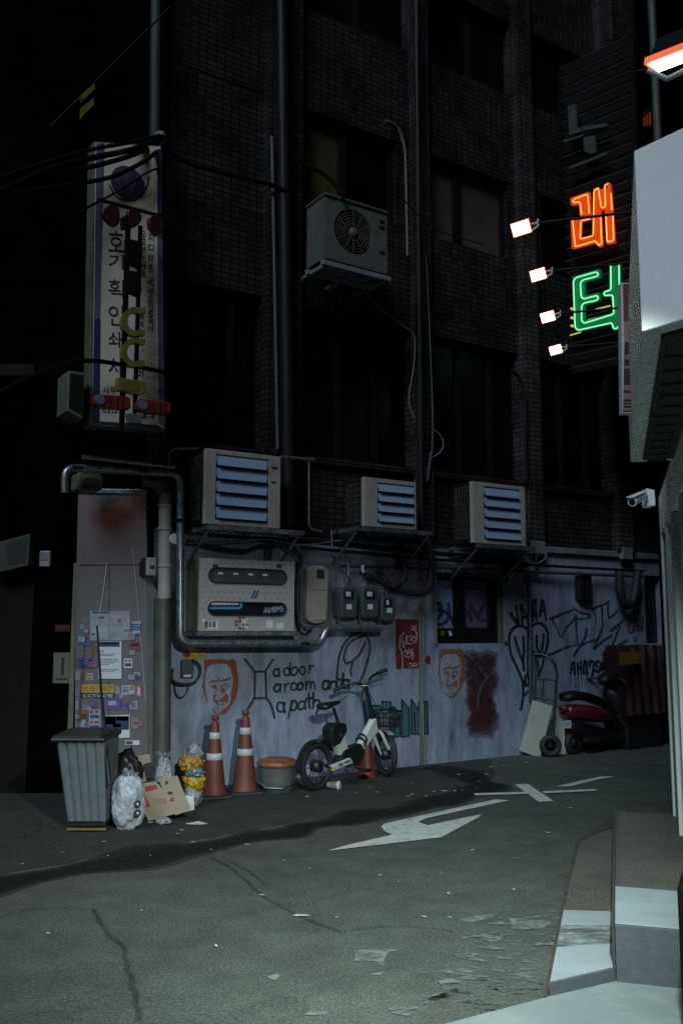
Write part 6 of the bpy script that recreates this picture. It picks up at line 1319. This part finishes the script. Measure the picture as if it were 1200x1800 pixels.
# tall dark building above and beyond it
rb = thing('building', 'tall black building rising behind the white shop on the right', 'building', aq(p2 + 3, 8, 0), 0)
q = MB(); q.prism([aq(p2 + .25, .5, 0), aq(p2 + .25, qf, 0), aq(p2 + 6, qf, 0), aq(p2 + 6, .5, 0)], zh + .1, 12); q.build('upper_wall', M['neighbour'], rb)
q = MB(); q.prism([aq(p2 + .28, qf + .02, 0), aq(p2 + .28, 17, 0), aq(p2 + 6, 17, 0), aq(p2 + 6, qf + .02, 0)], 0, 12.01); q.build('far_wall', M['neighbour'], rb)
PB = alley(p2 + .25)
t = thing('downpipe', 'slim greenish downpipe above the white fascia', 'downpipe', PB.at(1153, 250), 0)
q = MB(); a = PB.at(1155, 240, .06); 
q.tube([Vector((a.x, a.y, zh - .05)), Vector((a.x, a.y, 9))], .035, 10); q.build('pipe', mat('faded_green_paint', (.09, .105, .09), .6), t)
q = MB(); q.lathe(Vector((a.x, a.y, zh + .5)), [(.042, 0), (.042, .03)], 12); q.build('pipe_clamp', M['steel'], t)
# security camera
M['camwhite'] = mat('white_camera_shell', (.8, .82, .82), .4, var=.05, K=1)
Pc = D(1146, 880, Pb.y - .06)
t = thing('security_camera', 'white bullet security camera on the end post of the shop', 'camera', Pc, 0)
kc = Pc.y / FPX; CF = front(Pc.y)
q = MB(); q.poly(CF, [(1135, 858), (1150, 861), (1152, 889), (1136, 890)], .05, .11); q.build('mount_box', M['camwhite'], t, bevel=.008)
q = MB(); q.tube([CF.at(1136, 877, .06), CF.at(1129, 875, .07)], .012, 8); q.build('arm', M['camwhite'], t)
a, b = CF.at(1131, 873, .07), CF.at(1109, 883, .20); dv = (b - a)
q = MB(); q.lathe(a - dv * .05, [(.014, -.005), (.026, 0), (.027, dv.length * .85), (.032, dv.length * .86), (.032, dv.length)], 18, axis=dv); bo = q.build('camera_body', M['camwhite'], t)
q = MB(); q.lathe(a - dv * .05, [(.024, dv.length + .001), (.022, dv.length + .004)], 16, axis=dv); q.build('lens', M['black'], bo)
q = MB(); sd = dv.normalized().cross(ZZ); up_ = sd.cross(dv).normalized(); c1, c2_ = a + up_ * .034, a + dv * 1.02 + up_ * .034
q.hexa([c1 - sd * .03, c1 + sd * .03, c2_ + sd * .034, c2_ - sd * .034], [p + up_ * .004 for p in (c1 - sd * .03, c1 + sd * .03, c2_ + sd * .034, c2_ - sd * .034)]); q.build('sun_shield', M['camwhite'], bo)
# projecting sign plate on the fascia
Ps = PA0.at(1108, 700); dS = Ps.y; SF = front(dS)
t = thing('sign', 'narrow red brown hanging sign fixed to the side of the white fascia', 'sign', SF.at(1101, 725), 0)
q = MB(); q.poly(SF, [(1090, 497), (1110, 497), (1114, 500), (1112, 726), (1093, 726)], 0, .05); q.build('case', M['white'], t)
pinkp = mat('salmon_panel', (.40, .20, .16), .5, var=.15); brn = mat('brown_red_panel', (.17, .045, .035), .5, var=.2)
q = MB(); q.poly(SF, [(1094, 499), (1109.5, 499), (1112, 564), (1095.5, 564)], .002, .0015); q.build('panel_area', brn, t)
q = MB(); q.poly(SF, [(1096, 565), (1112, 565), (1113, 596), (1096.5, 600)], .002, .0015); q.build('panel_area', pinkp, t)
q = MB(); q.poly(SF, [(1096.5, 601), (1112.5, 600), (1109, 724), (1094.5, 724)], .002, .0015); q.build('panel_area', mat('dark_brown_panel', (.06, .025, .02), .5), t)
q = MB()
for y0, y1 in ((643, 648), (677, 686), (691, 702), (706, 708), (711, 713), (717, 722)): q.poly(SF, [(1095.5, y0), (1108, y0), (1108, y1), (1095.5, y1)], .004, .0015)
q.lathe(SF.at(1102, 628, .003), [(.014, 0), (.013, .002)], 12, axis=(0, -1, 0)); q.build('panel_print', pinkp, t)
# black bin at the right edge
P = D(1206, 1700, 3.55); P.z = 0; zt_ = D(1200, 1556, 3.45).z
t = thing('litter_bin', 'matt black box shaped bin cut off by the right edge of the photo', 'bin', P, 0)
xL = D(1190, 1600, 3.45).x
q = MB(); q.prism([(xL, 3.45), (xL + .4, 3.40), (xL + .55, 3.8), (xL + .155, 3.8)], 0.012, zt_); q.build('body', mat('matt_black', (.004, .004, .004), .8, spec=.1), t, bevel=.02, seg=3)
q = MB(); q.prism([(xL + .05, 3.425), (xL + .35, 3.387), (xL + .35, 3.395), (xL + .05, 3.435)], zt_ - .2, zt_ - .08); q.build('slot', M['ink'], t)

# ================================================================== lit lamps and neon
whitehot = emit('lamp_lens', (1.0, .80, .62), 14.0); haloring = emit('added_halo_rim', (1.0, .13, .02), .8)
def floodlight(label, C, dirv, right, s, armto, group, asp=.36, hm_='white', rim=True):
    dirv = Vector(dirv).normalized(); right = (Vector(right) - dirv * Vector(right).dot(dirv)).normalized(); up = right.cross(dirv) * -1
    if up.z < 0: up = -up
    t = thing('floodlight', label, 'floodlight', C, 0, group)
    hw, hh = s * .5, s * asp
    def fp(a, b, c): return C + right * a + up * b + dirv * c
    q = MB(); q.hexa([fp(-hw * .8, -hh * .8, -.05), fp(hw * .8, -hh * .8, -.05), fp(hw * .8, hh * .8, -.05), fp(-hw * .8, hh * .8, -.05)], [fp(-hw, -hh, 0), fp(hw, -hh, 0), fp(hw, hh, 0), fp(-hw, hh, 0)]); q.build('housing', M[hm_], t, bevel=.006)
    q = MB(); q.hexa([fp(-hw * .93, -hh * .92, .001), fp(hw * .93, -hh * .92, .001), fp(hw * .93, hh * .92, .001), fp(-hw * .93, hh * .92, .001)], [fp(-hw * .93, -hh * .92, .005), fp(hw * .93, -hh * .92, .005), fp(hw * .93, hh * .92, .005), fp(-hw * .93, hh * .92, .005)]); q.build('lens', whitehot, t)
    if rim:  # glowing orange rim added to imitate a halo round the lens
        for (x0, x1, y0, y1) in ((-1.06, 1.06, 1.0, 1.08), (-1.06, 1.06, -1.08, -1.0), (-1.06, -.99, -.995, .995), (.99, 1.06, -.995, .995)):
            q = MB(); q.hexa([fp(hw * a, hh * b, -.012) for a, b in ((x0, y0), (x1, y0), (x1, y1), (x0, y1))], [fp(hw * a, hh * b, .003) for a, b in ((x0, y0), (x1, y0), (x1, y1), (x0, y1))]); q.build('halo_rim', haloring, t)
    q = MB(); j = fp(hw * 1.75, -hh * .55, -.03)
    q.tube([fp(hw * .4, -hh * 1.02, -.03), fp(hw * .4, -hh * 1.5, -.03) if False else fp(hw * .9, -hh * .9, -.03), j], .010, 6); q.tube([j, j + ZZ * s * .42], .009, 6); q.tube([j + ZZ * s * .22, fp(hw * 1.0, hh * .1, -.04)], .009, 6); q.build('bracket', M['white'], t)
    q = MB(); q.tube([j + ZZ * s * .2, armto(j)], .011, 7); q.build('arm', M['pipedark'], t)
    return t
def lampdist(py, z): 
    d = ray(600, py); return (z - CAMH) / d.z * d.y
LZ = 4.56
row = [(915, 401, 44), (945, 483, 36), (962, 557, 32), (976, 615, 28)]
ords = ['nearest and largest', 'second nearest', 'third nearest', 'farthest and smallest']
def arm_to_wall(j):
    u = p2 + .27 - AR.dot(j); return j + AR * u + ZZ * .02
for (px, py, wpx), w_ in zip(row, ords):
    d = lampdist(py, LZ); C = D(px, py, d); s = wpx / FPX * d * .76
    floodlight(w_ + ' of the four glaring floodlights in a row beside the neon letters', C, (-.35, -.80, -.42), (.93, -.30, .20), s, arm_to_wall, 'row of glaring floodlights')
# lamp over the fascia at the top right corner: the light that falls on the step and the road
KD = 1.72; KC = D(1196, 98, KD)
aim = (G(580, 1600) + Vector((.0, .3, 0)) - KC).normalized()
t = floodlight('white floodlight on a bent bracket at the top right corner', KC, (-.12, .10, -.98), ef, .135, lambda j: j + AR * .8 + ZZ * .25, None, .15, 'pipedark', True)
q = MB(); q.tube([D(1138, 124, KD), D(1172, 139, KD - .02), D(1215, 118, KD - .04), D(1240, 90, KD - .04)], .0055, 7); q.build('yoke', M['white'], t)
kl = bpy.data.lights.new('floodlight_beam', 'SPOT'); ko = bpy.data.objects.new('floodlight_beam', kl); COL.objects.link(ko)
kl.energy = 1250; kl.spot_size = R(72); kl.spot_blend = 1.0; kl.shadow_soft_size = .05; kl.color = (.86, 1.0, .95)
ko.location = KC + Vector((-.02, .0, -.06)); ko.rotation_euler = (-aim).to_track_quat('Z', 'Y').to_euler()
ko.parent = t; ko.matrix_parent_inverse = WM[t.name].inverted()
# neon sign: slatted board with three letters
NP0 = D(1045, 450, 10.4); ndir = vp(-1100) * -1
NS = Plane(NP0, ndir)
t = thing('neon_sign', 'vertical neon sign with a red letter over a green letter on a slatted board', 'neon sign', NS.at(1040, 640), 0)
slatm = mat('aluminium_slat', (.10, .11, .10), .4, .6, var=.3)
xa, xb = NS.xz(992, 400, -.1)[0], NS.xz(1092, 400, -.1)[0]; za, zc_ = NS.xz(1040, 640, -.1)[1], NS.xz(1040, 95, -.1)[1]
q = MB(); n = 26
for i in range(n + 1):
    z = za + (zc_ - za) * i / n; q.tube(elbow([NS.pt(xa, .16, z), NS.pt(xa, .09, z), NS.pt(xb + .2, .09, z)], .05), .010, 6)
q.build('slatted_board', slatm, t)
q = MB(); q.box(NS, xa, xb + .2, .17, .22, za - .05, zc_ + .05); q.build('back_board', M['frame'], t)
c1 = lambda p: cr(3.75, 880, 300, p)
def ntube(q, pts, off, r, closed=False):
    P = [NS.at(x, y, off) for x, y in c1(pts)]
    if closed: P = elbow([P[-1].lerp(P[0], .5)] + P + [P[-1].lerp(P[0], .5)], .02, 3)
    else: P = elbow(P, .025, 3)
    q.tube(P, r, 8)
redface = emit('red_letter_face', (1.0, .075, .0), .42, (.25, .03, .01)); redtube = emit('red_neon', (1.0, .34, .04), 1.3)
q = MB()
for p in ([(455, 180), (578, 138), (585, 288), (518, 296), (512, 215), (460, 225)], [(458, 318), (600, 292), (600, 312), (525, 330), (520, 450), (610, 430), (610, 120), (640, 108), (664, 488), (640, 500), (620, 470), (465, 512)], [(640, 130), (692, 110), (712, 78), (722, 140), (745, 470), (692, 480), (682, 250), (655, 258)]): q.poly(NS, c1(p), .0, .05)
rf = q.build('red_letter', redface, t)
q = MB()
for p in ([(472, 200), (485, 186), (570, 154), (580, 280)], [(472, 200), (482, 212), (520, 204), (530, 288)]): ntube(q, p, .03, .0085)
for p in ([(585, 318), (525, 330), (520, 452), (607, 428), (612, 130), (640, 112), (660, 246), (688, 240), (682, 96), (706, 84)], [(470, 322), (488, 503), (622, 462), (640, 492), (662, 484), (655, 288)], [(722, 150), (730, 258)], [(690, 292), (698, 470), (741, 462), (735, 288)]): ntube(q, p, .03, .0085)
q.build('neon_tube', redtube, rf)
greenface = emit('green_letter_face', (.0, .5, .12), .16, (.01, .09, .03)); greentube = emit('green_neon', (.24, 1.0, .48), 1.0)
q = MB()
for p in ([(468, 700), (648, 648), (648, 700), (545, 730), (545, 825), (645, 802), (648, 850), (545, 882), (545, 990), (740, 935), (720, 810), (672, 830), (665, 800), (712, 780), (712, 625), (778, 612), (788, 1030), (735, 1045), (725, 1005), (500, 1058), (480, 1030)],): q.poly(NS, c1(p), .0, .05)
gf = q.build('green_letter', greenface, t)
q = MB(); ntube(q, [(722, 625), (724, 785), (685, 797), (675, 811), (686, 823), (735, 820), (742, 945), (545, 1006), (530, 990), (530, 890), (546, 872), (630, 855), (642, 838), (630, 823), (541, 846), (527, 830), (522, 737), (540, 720), (632, 697), (641, 681), (626, 667), (490, 706), (476, 732), (488, 1035), (506, 1052), (730, 1002), (738, 1037), (755, 1045), (783, 1020), (776, 622)], .03, .0085); q.build('neon_tube', greentube, gf)
dim = mat('unlit_letter_face', (.05, .06, .052), .5, var=.3)
c6 = lambda p: cr(6.667, 960, 80, p)
q = MB()
for p in ([(250, 715), (345, 680), (352, 960), (400, 960), (400, 1010), (265, 1050)], [(420, 950), (715, 925 - 20), (715, 945), (420, 1000)], [(430, 1080), (560, 1050), (580, 1250), (510, 1270), (440, 1230)], [(190, 1110), (430, 1040), (430, 1060), (200, 1140)], [(270, 1420), (700, 1240), (705, 1275), (280, 1450)]): q.poly(NS, c6(p), .0, .05)
q.build('unlit_letter', dim, t)
q = MB()
for z in (.1, .5, .9): q.tube([NS.pt(xb + .1, .18, za + (zc_ - za) * z), NS.pt(xb + .1, .18, za + (zc_ - za) * z) + AR * (p2 + .27 - AR.dot(NS.pt(xb + .1, .18, 0)))], .02, 8)
q.build('bracket', M['pipedark'], t)
yn = emit('weak_yellow_neon', (1, .75, .2), .5)
for y0 in (905, 965, 1018):
    q = MB(); q.tube(elbow([NS.at(*c1([(478, y0)])[0], -.03), NS.at(*c1([(452, y0 + 4)])[0], -.01), NS.at(*c1([(478, y0 + 12)])[0], -.03)], .02, 3), .008, 6); q.build('spare_tube', yn, t)
for a_, b_ in (((620, 915), (720, 890)), ((455, 1085), (525, 1065)), ((570, 985), (730, 945))):
    q = MB(); q.tube([NS.at(*c1([a_])[0], -.03), NS.at(*c1([b_])[0], -.03)], .008, 6); q.build('spare_tube', yn, t)
# dim red sign far up between the buildings
t = thing('sign', 'faint red lit sign beside the downpipe above the fascia', 'sign', PB.at(1138, 225, .1), 0)
q = MB(); q.poly(PB, [(1126, 200), (1143, 185), (1143, 222), (1126, 226)], .06, .05); q.build('case', M['darkred'], t)
q = MB()
for x in (1130, 1135, 1140): q.poly(PB, [(x, 206 - (x - 1130) * .8), (x + 2, 205 - (x - 1130) * .8), (x + 2, 220), (x, 221)], .064, .003)
q.build('lit_strip', emit('faint_red', (1, .03, .01), .12), t)
# two lit signs across the street behind the viewer, seen only as reflections in the stickered panel
def behind(px, py, yb):
    o = FP.at(px, py); v = (o - CP).normalized(); v.y = -v.y; s_ = (yb - o.y) / v.y; return o + v * s_
YB = -7.0
a, b = behind(140, 908, YB), behind(254, 872, YB)
t = thing('shop_sign', 'red lit sign across the street, seen only as a glow on the panel', 'sign', (a.x, YB, a.z), 0)
q = MB(); x0, x1 = min(a.x, b.x), max(a.x, b.x)
q.prism([(x0, YB - .1), (x1, YB - .1), (x1, YB - .05), (x0, YB - .05)], a.z - .1, b.z + .1); q.build('board', M['frame'], t)
for k in range(4):
    q = MB(); u0 = x0 + (x1 - x0) * (k + .12) / 4; u1 = x0 + (x1 - x0) * (k + .88) / 4
    q.prism([(u0, YB - .049), (u1, YB - .049), (u1, YB), (u0, YB)], a.z, b.z - .12 * (k % 2)); q.build('lit_block', M.setdefault('redlit', emit('red_lit_acrylic', (1, .24, .10), 1.1)), t)
t = thing('shop_sign', 'pale neon strips across the street, seen only as streaks on the panel', 'sign', tuple(behind(197, 1080, YB)), 0)
for (p1, p2_) in (((136, 1066), (162, 1070)), ((205, 1062), (250, 1074)), ((136, 1084), (158, 1085)), ((182, 1071), (195, 1072))):
    q = MB(); q.tube([behind(*p1, YB), behind(*p2_, YB)], .05, 6); q.build('neon_tube', M.setdefault('paleneon', emit('pale_neon', (.45, .95, .85), 3.2)), t)
# lit shop sign on the wall beyond the shop, seen mirrored in the cabinet window
PM = alley(p2 + .20)
def mirrored(px, py):
    o = FAC.at(px, py, .2895); v = (o - CP).normalized(); v = v - FAC.ey * 2 * v.dot(FAC.ey); s_ = (PM.P0 - o).dot(PM.ey) / v.dot(PM.ey); return o + v * s_
a, b = PM.loc(mirrored(500, 1078)), PM.loc(mirrored(463, 1065)); c = PM.loc(mirrored(370, 1069)); d2 = PM.loc(mirrored(424, 1069)); e2 = PM.loc(mirrored(424, 1058))
t = thing('shop_sign', 'lit blue and white shop sign seen only as a mirror image in the cabinet window', 'sign', PM.pt(a[0], 0, a[2]), 0)
q = MB(); q.box(PM, min(a[0], c[0]) - .3, max(a[0], c[0]) + .3, .015, .045, a[2] - .12, e2[2] + .25); q.build('board', mat('violet_board', (.03, .015, .05), .5), t)
vs_, fs_ = text_geo('EMINA'); xs = [v[0] for v in vs_]; ys = [v[1] for v in vs_]
q = MB(); x0, x1 = min(a[0], b[0]), max(a[0], b[0])
q.add([PM.pt(x0 + (x1 - x0) * (v[0] - min(xs)) / (max(xs) - min(xs)), 0, a[2] + (b[2] - a[2]) * ((v[1] - min(ys)) / (max(ys) - min(ys)) * .75 + .25 * (1 - (v[0] - min(xs)) / (max(xs) - min(xs))))) for v in vs_], fs_)
q.build('lettering', emit('white_blue_letters', (.55, .75, 1), 3.0), t)
q = MB(); q.tube(elbow([PM.pt(c[0], -.01, c[2]), PM.pt(d2[0], -.01, d2[2]), PM.pt(e2[0], -.01, e2[2])], .05), .012, 6); q.build('neon_tube', emit('cyan_tube', (.1, .55, 1), 3.5), t)
q = MB(); g1, g2 = PM.loc(mirrored(372, 1063)), PM.loc(mirrored(420, 1059)); n_ = 7
for i in range(n_):
    xa_, xb_ = g1[0] + (g2[0] - g1[0]) * i / n_, g1[0] + (g2[0] - g1[0]) * (i + .8) / n_; q.box(PM, min(xa_, xb_), max(xa_, xb_), -.01, .0, g1[2], g2[2] + .2)
q.build('letter_bar', emit('white_letters', (.95, 1, .9), 3.0), t)
